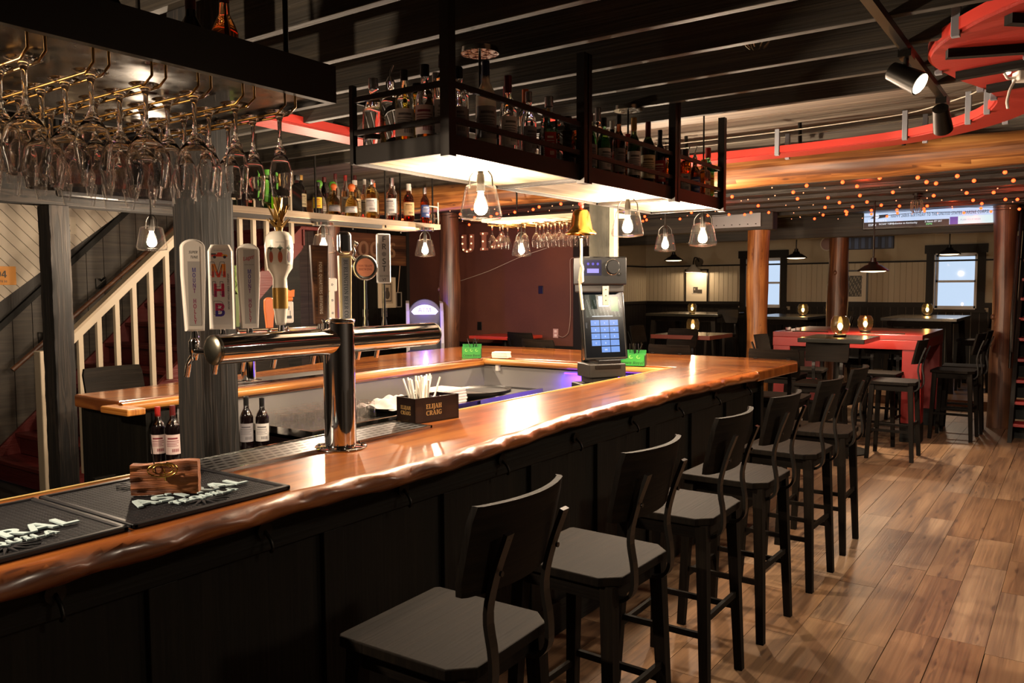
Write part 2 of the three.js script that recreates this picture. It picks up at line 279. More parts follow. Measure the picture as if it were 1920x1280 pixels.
logCol('log_column', 'weathered brown log post beside the cash machine', -6.42, -7.75, .13, DECK, mt.logDark, 9.9);
// ---------------------------------------------------------------- bar: worktop
const BT = 1.07;
function gridGeo(nu, nv, f, g = 2) { // f(i,j) -> [x,y,z]; quads, then uv in metres
  const pos = [], idx = []; for (let i = 0; i <= nu; i++) for (let j = 0; j <= nv; j++) pos.push(...f(i, j));
  for (let i = 0; i < nu; i++) for (let j = 0; j < nv; j++) { const a = i * (nv + 1) + j, b = a + nv + 1; idx.push(a, a + 1, b, a + 1, b + 1, b); }
  const q = new THREE.BufferGeometry(); q.setAttribute('position', new THREE.Float32BufferAttribute(pos, 3)); q.setIndex(idx); q.computeVertexNormals(); q.setAttribute('uv', new THREE.Float32BufferAttribute(new Float32Array(pos.length / 3 * 2), 2)); return muv(q, g);
}
const edgeKeys = [[1, -1.79], [-.7, -1.786], [-1.5, -1.81], [-2.2, -1.79], [-2.7, -1.85], [-3.3, -1.9], [-3.9, -1.875], [-4.5, -1.89], [-5.0, -1.85], [-5.6, -1.82], [-6.1, -1.80]];
function edgeX(z) { for (let i = 0; i < edgeKeys.length - 1; i++) { const [a, x0] = edgeKeys[i], [b, x1] = edgeKeys[i + 1]; if (z <= a && z >= b) { const k = (a - z) / (a - b), s = k * k * (3 - 2 * k); return x0 + (x1 - x0) * s + .008 * Math.sin(z * 9) + .005 * Math.sin(z * 23 + 1); } } return -1.8; }
{
  const t = thing('bar_worktop', 'glossy orange live-edge wooden worktop running round the U-shaped bar', 'countertop');
  const ZN = .9, ZE = -5.52, N = 150, zz = i => ZN + (ZE - ZN) * i / N, th = .072;
  M('front_slab', [gridGeo(N, 10, (i, j) => { const z = zz(i), x1 = edgeX(z) - .03; return [-2.42 + (x1 + 2.42) * j / 10, BT, z]; }),
    b2(-2.42, BT - th, ZN, -2.05, BT - .003, ZE, 2)], mt.counter, t);
  const prof = [[-.03, 0], [-.012, -.004], [0, -.016], [.008, -.032], [.004, -.048], [-.014, -.062], [-.05, -.07], [-.3, -.072]];
  M('live_edge', [gridGeo(N, 7, (i, j) => { const z = zz(i), p = prof[j], k = .006 * Math.sin(z * 31 + j) + .004 * Math.sin(z * 57 + j * 2); return [edgeX(z) + p[0] + (j > 0 && j < 7 ? k : 0), BT + p[1] + (j > 1 && j < 7 ? k * .6 : 0), z]; })], mt.liveEdge, t, 'rounded bark-side edge of the slab');
  const poly = [[-2.42, -5.52], [edgeX(-5.52) - .008, -5.52], [-1.815, -5.8], [-1.80, -6.1], [-1.785, -6.3], [-1.83, -6.46], [-1.94, -6.54], [-2.6, -6.56], [-3.4, -6.53], [-4.3, -6.57], [-5.08, -6.55], [-5.1, -6.3], [-5.06, -5.52]];
  const slab = (pl, y) => muv(ext(pl.map(p => [p[0], -p[1]]), th - .02, .01).rotateX(-PI / 2).translate(0, y - th + .01, 0), 0, 3.1);
  M('end_slab', slab(poly.reverse(), BT), mt.counter, t);
  M('back_slab', muv(slab([[-4.12, -2.26], [-4.12, -5.535], [-5.05, -5.535], [-4.98, -4.6], [-4.75, -3.6], [-4.62, -2.7], [-4.6, -2.28]].reverse(), BT), 2, 5.2), mt.counter, t);
  const nose = (a, b) => { const g = tube([a, b], .026, 2, 12); g.scale(1, 1, 1); return muv(g, Math.abs(a[0] - b[0]) > .5 ? 0 : 2); };
  M('inner_nosing', [nose([-4.075, BT - .03, -2.24], [-4.14, BT - .03, -5.42]), bx(.07, .03, 3.2, -4.13, BT - .04, -3.83, 2)], mt.nosing, t, 'round oak nosing on the back run');
  M('inner_nosing', [nose([-4.15, BT - .03, -5.41], [-2.44, BT - .03, -5.41]), bx(1.72, .035, .14, -3.3, BT - .035, -5.47, 0)], mt.nosing, t, 'round oak nosing on the end run');
  M('inner_nosing', [b2(-2.435, BT - .05, .9, -2.421, BT + .004, -5.42, 2)], mat('#b79a55', .35, { clearcoat: .5 }), t, 'thin pale strip on the front run');
  M('near_lip', [rb(.26, .035, .10, .008, -4.02, BT - .035, -2.22, 0)], mt.nosing, t, 'stepped end piece of the back run');
}
// bar carcass, painted black boards
{
  const t = thing('bar_carcass', 'black painted panelled bar base with tall battens', 'bar base', [0, 0, 0]);
  M('carcass', [b2(-2.02, 0, .9, -2.1, .998, -6.1, 1), b2(-2.02, 0, -6.02, -4.72, .998, -6.1, 0), b2(-4.64, 0, -2.5, -4.72, .998, -6.1, 1), b2(-4.05, 0, -2.36, -4.72, .998, -2.5, 1)], mt.black, t);
  for (let z = .62; z > -6; z -= .606) { M('batten', rb(.022, .72, .085, .003, -2.009, .5, z, 1, z), mt.black, t); }
  M('top_rail', rb(.022, .13, 6.9, .003, -2.008, .925, -2.6, 2), mt.black, t); M('bottom_rail', rb(.026, .16, 6.9, .003, -2.007, .085, -2.6, 2), mt.black, t);
  M('corner_post', rb(.06, .995, .06, .004, -2.0, .5, -6.08, 1), mt.black, t);
  for (let z = .3; z > -6; z -= .606) { const c = cy(.022, .026, .018, 0, 0, 0, 14); c.rotateZ(PI / 2); M('purse_hook', [c.translate(-1.988, .93, z), tube([[-1.985, .93, z], [-1.955, .905, z], [-1.945, .88, z], [-1.955, .87, z]], .006, 8, 6)], mt.darkSteel, t); }
  M('end_panel', [rb(.03, .5, .3, .004, -4.3, .4, -2.35, 1), b2(-4.1, 0, -2.34, -4.5, .6, -2.36, 1)], mt.black, t);
}
// stainless panels and equipment inside the U
const ledPurple = mat('#000000', .5, { emissive: '#5a2bff', emissiveIntensity: 9 });
{
  const t = thing('splash_panel', 'white wipe-down panel under the inner edge of the bar end', 'panel');
  M('sheet', [b2(-2.5, .3, -5.45, -4.16, 1.0, -5.48)], mat('#93908c', .35), t); M('sheet', [b2(-4.14, .3, -2.6, -4.17, 1.0, -5.46)], mat('#7c7976', .4), t);
  for (const x of [-3.98, -3.05]) M('clip', bx(.03, .05, .03, x, .99, -5.43), mt.white, t);
  const l = thing('light_strip', 'purple glowing light strip under the bar end', 'light');
  M('strip', b2(-2.5, .981, -5.375, -3.3, .991, -5.395), ledPurple, l);
  const ra = new THREE.RectAreaLight(0x5a2bff, 330, .8, .02); ra.position.set(-2.9, .975, -5.385); ra.lookAt(-2.9, .55, -5.5); scene.add(ra);
}
{
  const t = thing('bottle_cooler', 'low steel bottle cooler with dark sliding lids inside the bar', 'cooler');
  M('body', [b2(-2.62, 0, -3.0, -3.3, .78, -4.7, 2)], mt.darkSteel, t); M('rim', [b2(-3.3, .78, -2.98, -3.34, .83, -4.72), b2(-2.6, .78, -2.98, -2.64, .83, -4.72), b2(-2.6, .78, -2.98, -3.34, .83, -3.02), b2(-2.6, .78, -4.68, -3.34, .83, -4.72)], mt.steel, t);
  for (const [a, b] of [[-3.05, -3.83], [-3.88, -4.66]]) { const l = M('lid', rb(.62, .02, b - a < 0 ? a - b : b - a, .006, -2.97, .80, (a + b) / 2, 2), mat('#4a4947', .3, { metalness: .8 }), t); M('lid_handle', bx(.3, .015, .05, -2.9, .818, (a + b) / 2 + .2), mt.blackPlastic, l); }
  const u = thing('steel_drainboard', 'stainless drainboard unit below the back run of the bar', 'sink unit');
  M('top', [b2(-4.1, .80, -3.0, -3.5, .82, -5.35), b2(-3.5, .77, -3.0, -3.48, .86, -5.35), b2(-4.1, .8, -3.0, -3.5, .86, -3.02)], mt.steel, u);
  M('front', b2(-3.52, .55, -3.02, -3.56, .8, -5.33), mt.steel, u); for (const z of [-3.1, -4.2, -5.25]) M('leg', [cy(.02, .02, .8, -3.55, .4, z), cy(.02, .02, .8, -4.05, .4, z)], mt.steel, u);
}
// small tumblers upside down on the drainboard
{
  const pr = [[.001, .0], [.03, .0], [.033, .01], [.037, .1], [.034, .1], [.03, .014], [.001, .012]];
  const tum = lathe(pr, 14); const gm = mt.thinGlass; let first;
  for (let i = 0; i < 4; i++) for (let j = 0; j < 9; j++) { const p = [-4.02 + i * .085, .925, -3.08 - j * .085 + (i % 2) * .03]; if (!first) { first = tag(M('tumbler', tum, gm), 'small clear tumbler upside down on the drainboard', 'glass', 'tumblers draining behind the bar'); first.position.set(...p); first.rotation.x = PI; } else { const c = dup(first, p, 0); c.rotation.x = PI; } }
}
// folded towels, tray, black mat
{
  const t = thing('steel_tray', 'round steel tray holding white cloths behind the bar', 'tray', [-3.82, .822, -4.05]);
  M('dish', lathe([[.001, 0], [.2, 0], [.24, .04], [.25, .042], [.2, .008], [.001, .008]], 30), mt.steel, t);
  const cl = gridGeo(26, 26, (i, j) => { const u = i / 13 - 1, v = j / 13 - 1, r = Math.min(1, Math.hypot(u, v)); return [u * .21, .03 + .05 * (1 - r * r) + .014 * Math.sin(u * 9 + v * 4) * (1 - r * .5) + .01 * Math.sin(v * 13 - u * 5), v * .21]; });
  tag(M('white_cloth', cl, mat('#e8e0dc', .85, { side: THREE.DoubleSide })), 'crumpled white cloth lying in the steel tray', 'cloth').position.set(-3.82, .83, -4.05);
  const tw = thing('folded_towels', 'stack of folded white towels beside the steel tray', 'towels', [-3.8, .821, -4.48]); for (let k = 0; k < 5; k++) M('towel', rb(.26 - k * .004, .02, .3, .009, rr(-.006, .006), .011 + k * .021, rr(-.006, .006)), mat('#e4dad6', .9), tw);
  const bm = thing('black_service_tray', 'black oval service tray on the drainboard', 'tray', [-3.8, .822, -4.95]); const d = lathe([[.001, .02], [.19, .02], [.215, .05], [.225, .05], [.2, .0], [.001, 0]], 30); d.scale(1, 1, 1.25); M('dish', d, mt.blackPlastic, bm); const gl = lathe([[.001, .024], [.185, .024], [.185, .027], [.001, .027]], 30); gl.scale(1, 1, 1.25); M('cork_lining', gl, mat('#4a423c', .5), bm);
  tag(M('floor_mat', [rb(.5, .03, .42, .01, 0, .015, 0)], mt.rubber), 'folded black rubber mat on the cooler lid', 'mat').position.set(-3.76, .822, -5.15);
}
// red cloth on cooler
tag(M('bar_cloth', rb(.16, .03, .24, .012), mat('#6d1518', .9)), 'dark red cloth lying on the cooler by the bar edge', 'cloth').position.set(-2.72, .846, -4.35);

// ---------------------------------------------------------------- on the bar: mats, block, tray
const matMat = mat('#0b0c11', .6, { ior: 1.25, bumpMap: rep(dataTex(64, 64, (u, v) => { const a = (u * 4) % 1 - .5, b = (v * 4) % 1 - .5; return [Math.hypot(a, b) < .36 ? 1 : 0]; }, false), 18, 18), bumpScale: .002 });
const astral = mat('#a9bdc0', .55);
{
  const makeMat = (z0, z1, label) => {
    const L = z0 - z1, x0 = -2.345, x1 = -1.865, t = thing('bar_mat', label, 'mat', [(x0 + x1) / 2, BT, (z0 + z1) / 2], 0);
    const W = x1 - x0;
    M('sheet', muv(rb(W - .02, .010, L - .02, .003, 0, .005, 0), 0), matMat, t);
    M('border', [rb(W, .014, .016, .004, 0, .007, L / 2 - .008), rb(W, .014, .016, .004, 0, .007, -L / 2 + .008), rb(.016, .014, L, .004, W / 2 - .008, .007, 0), rb(.016, .014, L, .004, -W / 2 + .008, .007, 0)], mat('#15161a', .4), t);
    const word = (s, size, cx, cz, tilt) => { const g = new TextGeometry(s, { font: bold, size, depth: .004, curveSegments: 3 }); g.computeBoundingBox(); const bb = g.boundingBox; g.translate(-(bb.min.x + bb.max.x) / 2, -(bb.min.y + bb.max.y) / 2, 0); g.rotateX(-PI / 2); g.rotateY(PI / 2); return clean(g).translate(cx, .0135, cz); };
    M('lettering', [word('ASTRAL', .07, .075, -.02), word('TEQUILA', .034, .15, -.02)], astral, t, 'raised pale lettering');
    // raised sunburst emblem pieces behind the lettering
    for (const ex of [.165, -.13]) { const rays = []; for (let k = 0; k < 14; k++) { const a = k / 14 * PI * 2; const g = ext([[.012, -.005], [.07, 0], [.012, .005]], .003); g.rotateX(-PI / 2); g.rotateY(a); rays.push(g.translate(ex, .0115, 0)); } M('emblem', rays, mat('#16171c', .45), t, 'raised black sunburst'); } return t;
  };
  makeMat(-1.045, -1.523, 'black rubber bar mat with pale lettering under the wooden block');
  makeMat(-.55, -1.035, 'black rubber bar mat with pale lettering and nothing standing on it');
  // wooden block with wire coil
  const b = thing('card_holder', 'rough wooden block with a coiled wire card clip on the bar mat', 'card holder', [-2.075, BT + .014, -1.262], .77);
  const blk = new THREE.BoxGeometry(.178, .088, .032, 24, 12, 4), p = blk.attributes.position; for (let i = 0; i < p.count; i++) { const x = p.getX(i), y = p.getY(i); p.setZ(i, p.getZ(i) + .002 * Math.sin(y * 190 + Math.sin(x * 40) * 1.2) + .0015 * Math.sin(x * 130 + y * 60)); p.setY(i, y + (y > .03 ? .003 * Math.sin(x * 33) + .06 * x * .5 : 0)); } blk.computeVertexNormals();
  M('block', muv(blk, 0, 2).translate(0, .045, 0), mat('#ffffff', .6, { map: rep(tx.liveEdge, 2.5, 6), bumpMap: rep(grain, 3, 8), bumpScale: .002 }), b);
  const coil = []; for (let k = 0; k <= 60; k++) { const a = k / 60 * PI * 2 * 2.2, r = .018 + .022 * (k / 60); coil.push([Math.cos(a) * r * 1.1, .075 + Math.sin(a) * r * .55, .026 + k * .0003]); }
  M('wire_coil', [tube(coil, .0022, 90, 6)], mt.brass, b); M('wire_stem', [tube([[-.02, .06, .02], [-.025, .1, .022], [-.03, .14, .018], [-.034, .17, .01]], .0016, 12, 6)], mt.darkSteel, b); M('screw', [rod([.004, .04, .018], [.004, .078, .03], .0025)], mt.brass, b);
  // drip tray, set flush
  const d = thing('drip_tray', 'perforated stainless drip tray set along the inner bar edge', 'tray', [0, BT, 0]);
  const holes = dataTex(64, 64, (u, v) => { const r = (v * 2) % 1, k = (v * 2 | 0) % 2; const a = ((u * 2 + k * .5) % 1) - .5; return [Math.abs(a) < .36 && Math.abs(r - .5) < .2 ? .02 : .62]; });
  M('grille', [b2(-2.432, .0005, -1.535, -2.215, .006, -2.545, 2)], mat('#ffffff', .25, { metalness: .9, map: rep(holes, 13, 13), roughness: .32 }), d);
  M('rim', [b2(-2.222, .0, -1.53, -2.212, .01, -2.55), b2(-2.43, .0, -2.54, -2.212, .01, -2.55), b2(-2.436, .0, -1.53, -2.43, .01, -2.55)], mt.steel, d);
}
// ---------------------------------------------------------------- beer tower
function textTex(w, h, bg, fn) { return canvasTex(w, h, (g) => { g.fillStyle = bg; g.fillRect(0, 0, w, h); g.textAlign = 'center'; g.textBaseline = 'middle'; fn(g, w, h); }); }
function printMat(t, rough = .4) { return mat('#ffffff', rough, { map: t }); }
function plane(w, h, x = 0, y = 0, z = 0) { return clean(new THREE.PlaneGeometry(w, h)).translate(x, y, z); }
const stack = (g, s, x, y0, dy, font, cols) => { g.font = font; [...s].forEach((c, i) => { g.fillStyle = typeof cols === 'string' ? cols : cols[i % cols.length]; g.fillText(c, x, y0 + i * dy); }); };
const handleWhite = mat('#d9d2c8', .32, { clearcoat: .4 });
function paddle(w0, w1, h, d, bev = .006, round = .35) { // flat handle, narrow at the base, rounded head; front +z
  const s = [[-w0 / 2, 0], [w0 / 2, 0]], n = 10, rr0 = w1 * round; s.push([w1 / 2, h * .62], [w1 / 2, h - rr0]);
  for (let k = 1; k < n; k++) { const a = k / n * PI; s.push([Math.cos(a) * w1 / 2, h - rr0 + Math.sin(a) * rr0]); } s.push([-w1 / 2, h - rr0], [-w1 / 2, h * .62]);
  return ext(s, d - 2 * bev, bev).translate(0, 0, -d / 2 + bev);
}
function faucet(t, x, y, z, dir = -1) { // shank out of the arm, body, spout; dir along x
  const f = M('faucet', [rod([x, y, z], [x + dir * .07, y, z], .011, 10), lathe([[.001, -.03], [.011, -.03], [.013, -.01], [.017, .0], [.017, .03], [.010, .04], [.008, .055], [.001, .055]], 12).translate(x + dir * .075, y, z),
    tube([[x + dir * .075, y - .01, z], [x + dir * .105, y - .04, z], [x + dir * .12, y - .085, z]], .0095, 10, 8)], mt.chrome, t); return f;
}
{
  const X0 = -2.21, Z0 = -2.037, t = thing('beer_tower', 'tall chrome T-shaped beer tower with eight tap handles on the front bar', 'beer tower', [X0, BT, Z0]);
  M('flange', lathe([[.001, 0], [.094, 0], [.096, .004], [.092, .009], [.07, .012], [.062, .016], [.001, .018]], 44), mt.chrome, t);
  const bolts = []; for (let k = 0; k < 8; k++) { const a = k / 8 * 6.283 + .2; bolts.push(cy(.006, .006, .006, Math.cos(a) * .08, .013, Math.sin(a) * .08, 8)); } M('bolt', bolts, mt.chrome, t);
  M('column', [cy(.0575, .0575, .452, 0, .236, 0, 48), lathe([[.0575, .458], [.06, .462], [.0595, .472], [.05, .475], [.001, .476]], 48)], mt.chrome, t);
  const arm = cy(.047, .047, 1.04, 0, 0, 0, 48); arm.rotateX(PI / 2); M('arm', arm.translate(0, .393, 0), mt.chrome, t);
  for (const s of [1, -1]) { const c = lathe([[.001, .012], [.03, .011], [.046, .004], [.0475, 0], [.0475, -.008]], 36); c.rotateX(s > 0 ? PI / 2 : -PI / 2); M('end_cap', c.translate(0, .393, s * .52), mat('#8b8779', .25, { metalness: 1 }), t); }
  const H = (z, turn, geo, m, label) => { const f = faucet(t, -.045, .385, z - Z0); const g = M('tap_handle', geo, m, t, label); g.position.set(-.115, .455, z - Z0); g.rotation.y = turn; M('ferrule', [cy(.009, .012, .03, 0, -.013, 0, 12)], mt.chrome, g); return g; };
  // 1 super
  const mh = (top) => textTex(128, 640, '#a9a49f', (g) => { top(g); stack(g, 'MOUNT HOLLY', 64, 190, 42, 'bold 50px sans-serif', ['#3c3a86', '#41387f', '#4c3577', '#5a3170', '#6b2b60', '#72304f', '#7a2750', '#8a2647', '#8f2440', '#93213b', '#96203a']); });
  let h = H(-1.53, 1.15, paddle(.044, .06, .28, .038), handleWhite, 'white handle lettered in blue and red'); M('print', plane(.037, .25, 0, .137, .0195), printMat(mh(g => { g.fillStyle = '#d8d2c9'; g.fillRect(0, 0, 128, 120); g.fillStyle = '#2b2a28'; g.font = 'italic bold 30px sans-serif'; g.fillText('SUPER', 60, 45); g.fillText('TUNE', 68, 85); })), h);
  // 2 MHB
  h = H(-1.632, .80, ext([[-.033, 0], [.033, 0], [.033, .25], [.024, .268], [-.024, .268], [-.033, .25]], .03, .005).translate(0, 0, -.02), handleWhite, 'white slab handle with bright block letters and a small truck');
  M('print', plane(.062, .25, 0, .136, .0155), printMat(textTex(192, 760, '#c9c3bd', (g) => {
    g.fillStyle = '#555'; g.font = '13px sans-serif'; g.fillText('THE GREEN MOUNT', 96, 22);
    g.fillStyle = '#d63a2a'; g.beginPath(); g.moveTo(18, 84); g.lineTo(18, 62); g.lineTo(70, 62); g.lineTo(80, 44); g.lineTo(120, 44); g.lineTo(130, 62); g.lineTo(172, 66); g.lineTo(174, 84); g.fill(); g.fillStyle = '#e7b52f'; g.fillRect(118, 66, 54, 10); g.fillStyle = '#2b2b38'; g.fillRect(16, 52, 46, 14); for (const x of [48, 146]) { g.beginPath(); g.arc(x, 88, 15, 0, 7); g.fill(); }
    const L = [['M', 205, ['#e98a2b', '#d8452d']], ['H', 400, ['#c4203d', '#a01c55']], ['B', 595, ['#b11b4f', '#3b2a86']]]; for (const [c, y, col] of L) { g.font = 'bold 185px sans-serif'; g.fillStyle = col[0]; g.fillText(c, 84, y + 20); g.save(); g.beginPath(); g.rect(0, y + 25, 192, 100); g.clip(); g.fillStyle = col[1]; g.fillText(c, 84, y + 20); g.restore(); g.strokeStyle = '#241f33'; g.lineWidth = 4; g.strokeText(c, 72, y); }
    g.save(); g.translate(174, 430); g.rotate(-PI / 2); g.fillStyle = '#2a2533'; g.font = 'bold 24px sans-serif'; g.fillText('MOUNT HOLLY BEER COMPANY', 0, 0); g.restore();
  })), h);
  // 3 lager
  h = H(-1.74, 1.1, paddle(.042, .06, .275, .038), handleWhite, 'white handle with red script over blue letters'); M('print', plane(.037, .25, 0, .135, .0195), printMat(mh(g => { g.fillStyle = '#a3202a'; g.font = 'italic bold 44px serif'; g.save(); g.translate(64, 70); g.rotate(-.2); g.fillText('Lager!', 0, 0); g.restore(); g.fillStyle = '#444'; g.font = '11px sans-serif'; g.fillText('BLONDE LAGER BEER', 64, 130); })), h);
  // 4 pineapple
  h = H(-1.872, .95, lathe([[.001, 0], [.017, 0], [.019, .01], [.023, .05], [.025, .055], [.026, .13], [.025, .14], [.024, .165], [.03, .18], [.044, .2], [.048, .24], [.049, .28], [.045, .31], [.033, .326], [.02, .33], [.001, .331]], 32), mat('#e0d8c9', .3, { clearcoat: .6 }), 'white ceramic jar-shaped handle with a gold crown');
  M('gold_band', lathe([[.0262, .058], [.0266, .13], [.0262, .131]], 32), mat('#b9914a', .3, { metalness: .5 }), h);
  const cyl = clean(new THREE.CylinderGeometry(.0492, .0486, .085, 32, 1, true, -1.0, 2.0)).translate(0, .255, 0);
  M('print', cyl, printMat(textTex(420, 200, '#e0d8c9', (g) => { for (const [x, c] of [[70, '#c9654a'], [210, '#d0704e'], [350, '#6a6f7a']]) { g.fillStyle = c; g.beginPath(); g.ellipse(x, 140, 34, 46, 0, 0, 7); g.fill(); g.strokeStyle = '#8a3c2c'; g.lineWidth = 3; for (let k = -2; k < 3; k++) { g.beginPath(); g.moveTo(x - 26, 140 + k * 16); g.lineTo(x + 26, 124 + k * 16); g.moveTo(x - 26, 124 + k * 16); g.lineTo(x + 26, 140 + k * 16); g.stroke(); } g.strokeStyle = '#3f5140'; g.lineWidth = 6; for (let k = -4; k < 5; k++) { g.beginPath(); g.moveTo(x, 98); g.quadraticCurveTo(x + k * 4, 60, x + k * 11, 38 + Math.abs(k) * 8); g.stroke(); } } g.fillStyle = '#777'; g.font = '14px sans-serif'; g.fillText('ISLAND IN THE SUN', 210, 20); })), h);
  const leaves = []; for (let r = 0; r < 3; r++) for (let k = 0; k < 7; k++) { const a = k / 7 * 6.283 + r * .45, o = [.032, .024, .012][r], hh = [.04, .065, .08][r]; const g = ext([[-.009, 0], [.009, 0], [.006, hh * .5], [0, hh], [-.006, hh * .5]], .0025); g.rotateX(.75 - r * .3); g.translate(0, .345 + r * .018, o * .4); g.rotateY(a); leaves.push(g); }
  M('crown', [...leaves, cy(.018, .012, .03, 0, .343, 0, 12)], mat('#8a6a34', .35, { metalness: .8 }), h);
  // 5 wooden, four quarters
  h = H(-2.054, 1.15, ext([[-.02, 0], [.02, 0], [.031, .285], [-.031, .285]], .018, .003).translate(0, 0, -.01), mat('#ffffff', .45, { map: rep(tx.logDark, 3, 9) }), 'brown wooden paddle handle with pale letters');
  M('print', plane(.024, .2, 0, .13, .0125), mat('#ffffff', .5, { map: textTex(96, 700, '#6f4a2c', (g) => { g.save(); g.translate(48, 350); g.rotate(PI / 2); g.fillStyle = '#d9cfbf'; g.font = 'bold 64px sans-serif'; g.fillText('FOUR QUARTERS BREWING', 0, 0, 680); g.restore(); }) }), h); M('edge', [bx(.003, .28, .02, .0305, .145, 0)], mt.white, h);
  // 6 tall four-sided
  h = H(-2.18, 1.0, ext([[-.017, 0], [.017, 0], [.021, .25], [-.021, .25]], .036, .003).translate(0, 0, -.018), mat('#c9b98b', .45), 'tall square wooden handle with a silver head');
  M('print', plane(.03, .235, 0, .127, .0215), printMat(textTex(96, 760, '#8e8f92', (g) => { g.save(); g.translate(48, 380); g.rotate(PI / 2); g.fillStyle = '#39424c'; g.font = 'bold 68px serif'; g.fillText('BURLINGTON BEER CO', 0, 0, 720); g.restore(); })), h);
  M('head', [rb(.052, .088, .045, .016, 0, .302, 0, 1, 0, 3)], mat('#c9c9cb', .16, { metalness: 1 }), h);
  // 7 round medallion on rod
  h = H(-2.287, 1.05, [cy(.006, .008, .17, 0, .085, 0, 12), cy(.011, .011, .03, 0, .03, 0, 12)], mt.chrome, 'slim chrome handle carrying a round pink medallion');
  const ring = clean(new THREE.TorusGeometry(.042, .01, 10, 36)); M('medallion', [ring.translate(0, .21, 0), (() => { const c = cy(.043, .043, .014, 0, 0, 0, 32); c.rotateX(PI / 2); return c.translate(0, .21, 0); })()], mat('#b9b8b4', .18, { metalness: 1 }), h);
  const disc = clean(new THREE.CircleGeometry(.036, 32)).translate(0, .21, .0082); M('print', disc, printMat(textTex(256, 256, '#c98a78', (g) => { g.fillStyle = '#6d2f2c'; g.font = 'bold 44px serif'; g.fillText('VON TRAPP', 128, 105, 200); g.fillText('BREWING', 128, 152, 190); })), h);
  M('finial', [tube([[-.035, .235, 0], [-.048, .25, 0], [-.04, .27, 0], [-.05, .295, 0]], .006, 14, 8), clean(new THREE.SphereGeometry(.011, 12, 8)).translate(-.035, .302, 0), cy(.015, .008, .02, -.05, .305, 0, 12)], mt.chrome, h);
  // 8 rectangular plate on rod
  h = H(-2.392, 1.0, [cy(.0055, .008, .15, 0, .075, 0, 12), cy(.011, .011, .035, 0, .03, 0, 12)], mt.chrome, 'slim chrome handle carrying a tall grey plate');
  const pl = M('plate', rb(.056, .2, .022, .006, 0, .248, 0), mat('#c9c5c2', .3), h); M('print', plane(.045, .19, 0, .248, .0115), printMat(textTex(128, 540, '#86807f', (g) => { stack(g, 'FR ST', 64, 50, 84, 'bold 92px sans-serif', '#2d2a2d'); g.fillStyle = '#5a5658'; g.beginPath(); g.arc(64, 220, 26, 0, 7); g.fill(); g.fillStyle = '#2d2a2d'; g.font = '26px sans-serif'; g.fillText('BEER WORKS', 64, 470, 110); g.font = 'bold 40px sans-serif'; g.fillText('VT', 64, 512); })), h);
}
// ---------------------------------------------------------------- straw caddy
{
  // corner (-2.294,-2.591); left corner (-2.423,-2.547); right corner (-2.318,-2.845)
  const t = thing('straw_caddy', 'dark brown bar caddy with gold lettering full of white straws', 'caddy', [-2.365, BT, -2.70], -.16);
  const w = .128, d = .25, h = .11, m = mat('#1c100c', .32, { clearcoat: .4 });
  M('box', [b2(-w / 2, 0, -d / 2, w / 2, .006, d / 2), b2(-w / 2, 0, -d / 2, -w / 2 + .006, h, d / 2), b2(w / 2 - .006, 0, -d / 2, w / 2, h, d / 2), b2(-w / 2, 0, -d / 2, w / 2, h, -d / 2 + .006), b2(-w / 2, 0, d / 2 - .006, w / 2, h, d / 2), b2(-w / 2, 0, -.045, w / 2, h - .01, -.039), b2(-w / 2, h - .012, -d / 2, w / 2, h, -d / 2 + .02)], m, t);
  const lt = textTex(256, 200, '#1c100c', (g) => { g.fillStyle = '#b38f55'; g.font = 'bold 62px serif'; g.fillText('ELIJAH', 128, 66, 200); g.fillText('CRAIG', 128, 130, 200); });
  const a = plane(.09, .072, 0, .055, d / 2 + .0006); M('lettering', a, printMat(lt, .35), t); const b = plane(.115, .09, 0, 0, 0); b.rotateY(PI / 2); M('lettering', b.translate(w / 2 + .0006, .055, .02), printMat(lt, .35), t);
  for (let k = 0; k < 26; k++) { const a0 = rnd() * 6.28, q = rr(.02, 1), bx0 = rr(-.035, .035), bz0 = rr(-.02, .085), lean = [bx0 + Math.cos(a0) * .045 * q, .2 - .02 * q + rr(-.01, .01), bz0 + Math.sin(a0) * .06 * q]; const s = M('straw', rod([bx0 * .6, .01, .035 + (bz0 - .035) * .5], lean, .0042, 8), mt.paper); tag(s, 'white paper straw standing in the brown caddy', 'straw', 'straws in the caddy'); s.position.copy(t.position); s.rotation.y = t.rotation.y; }
}
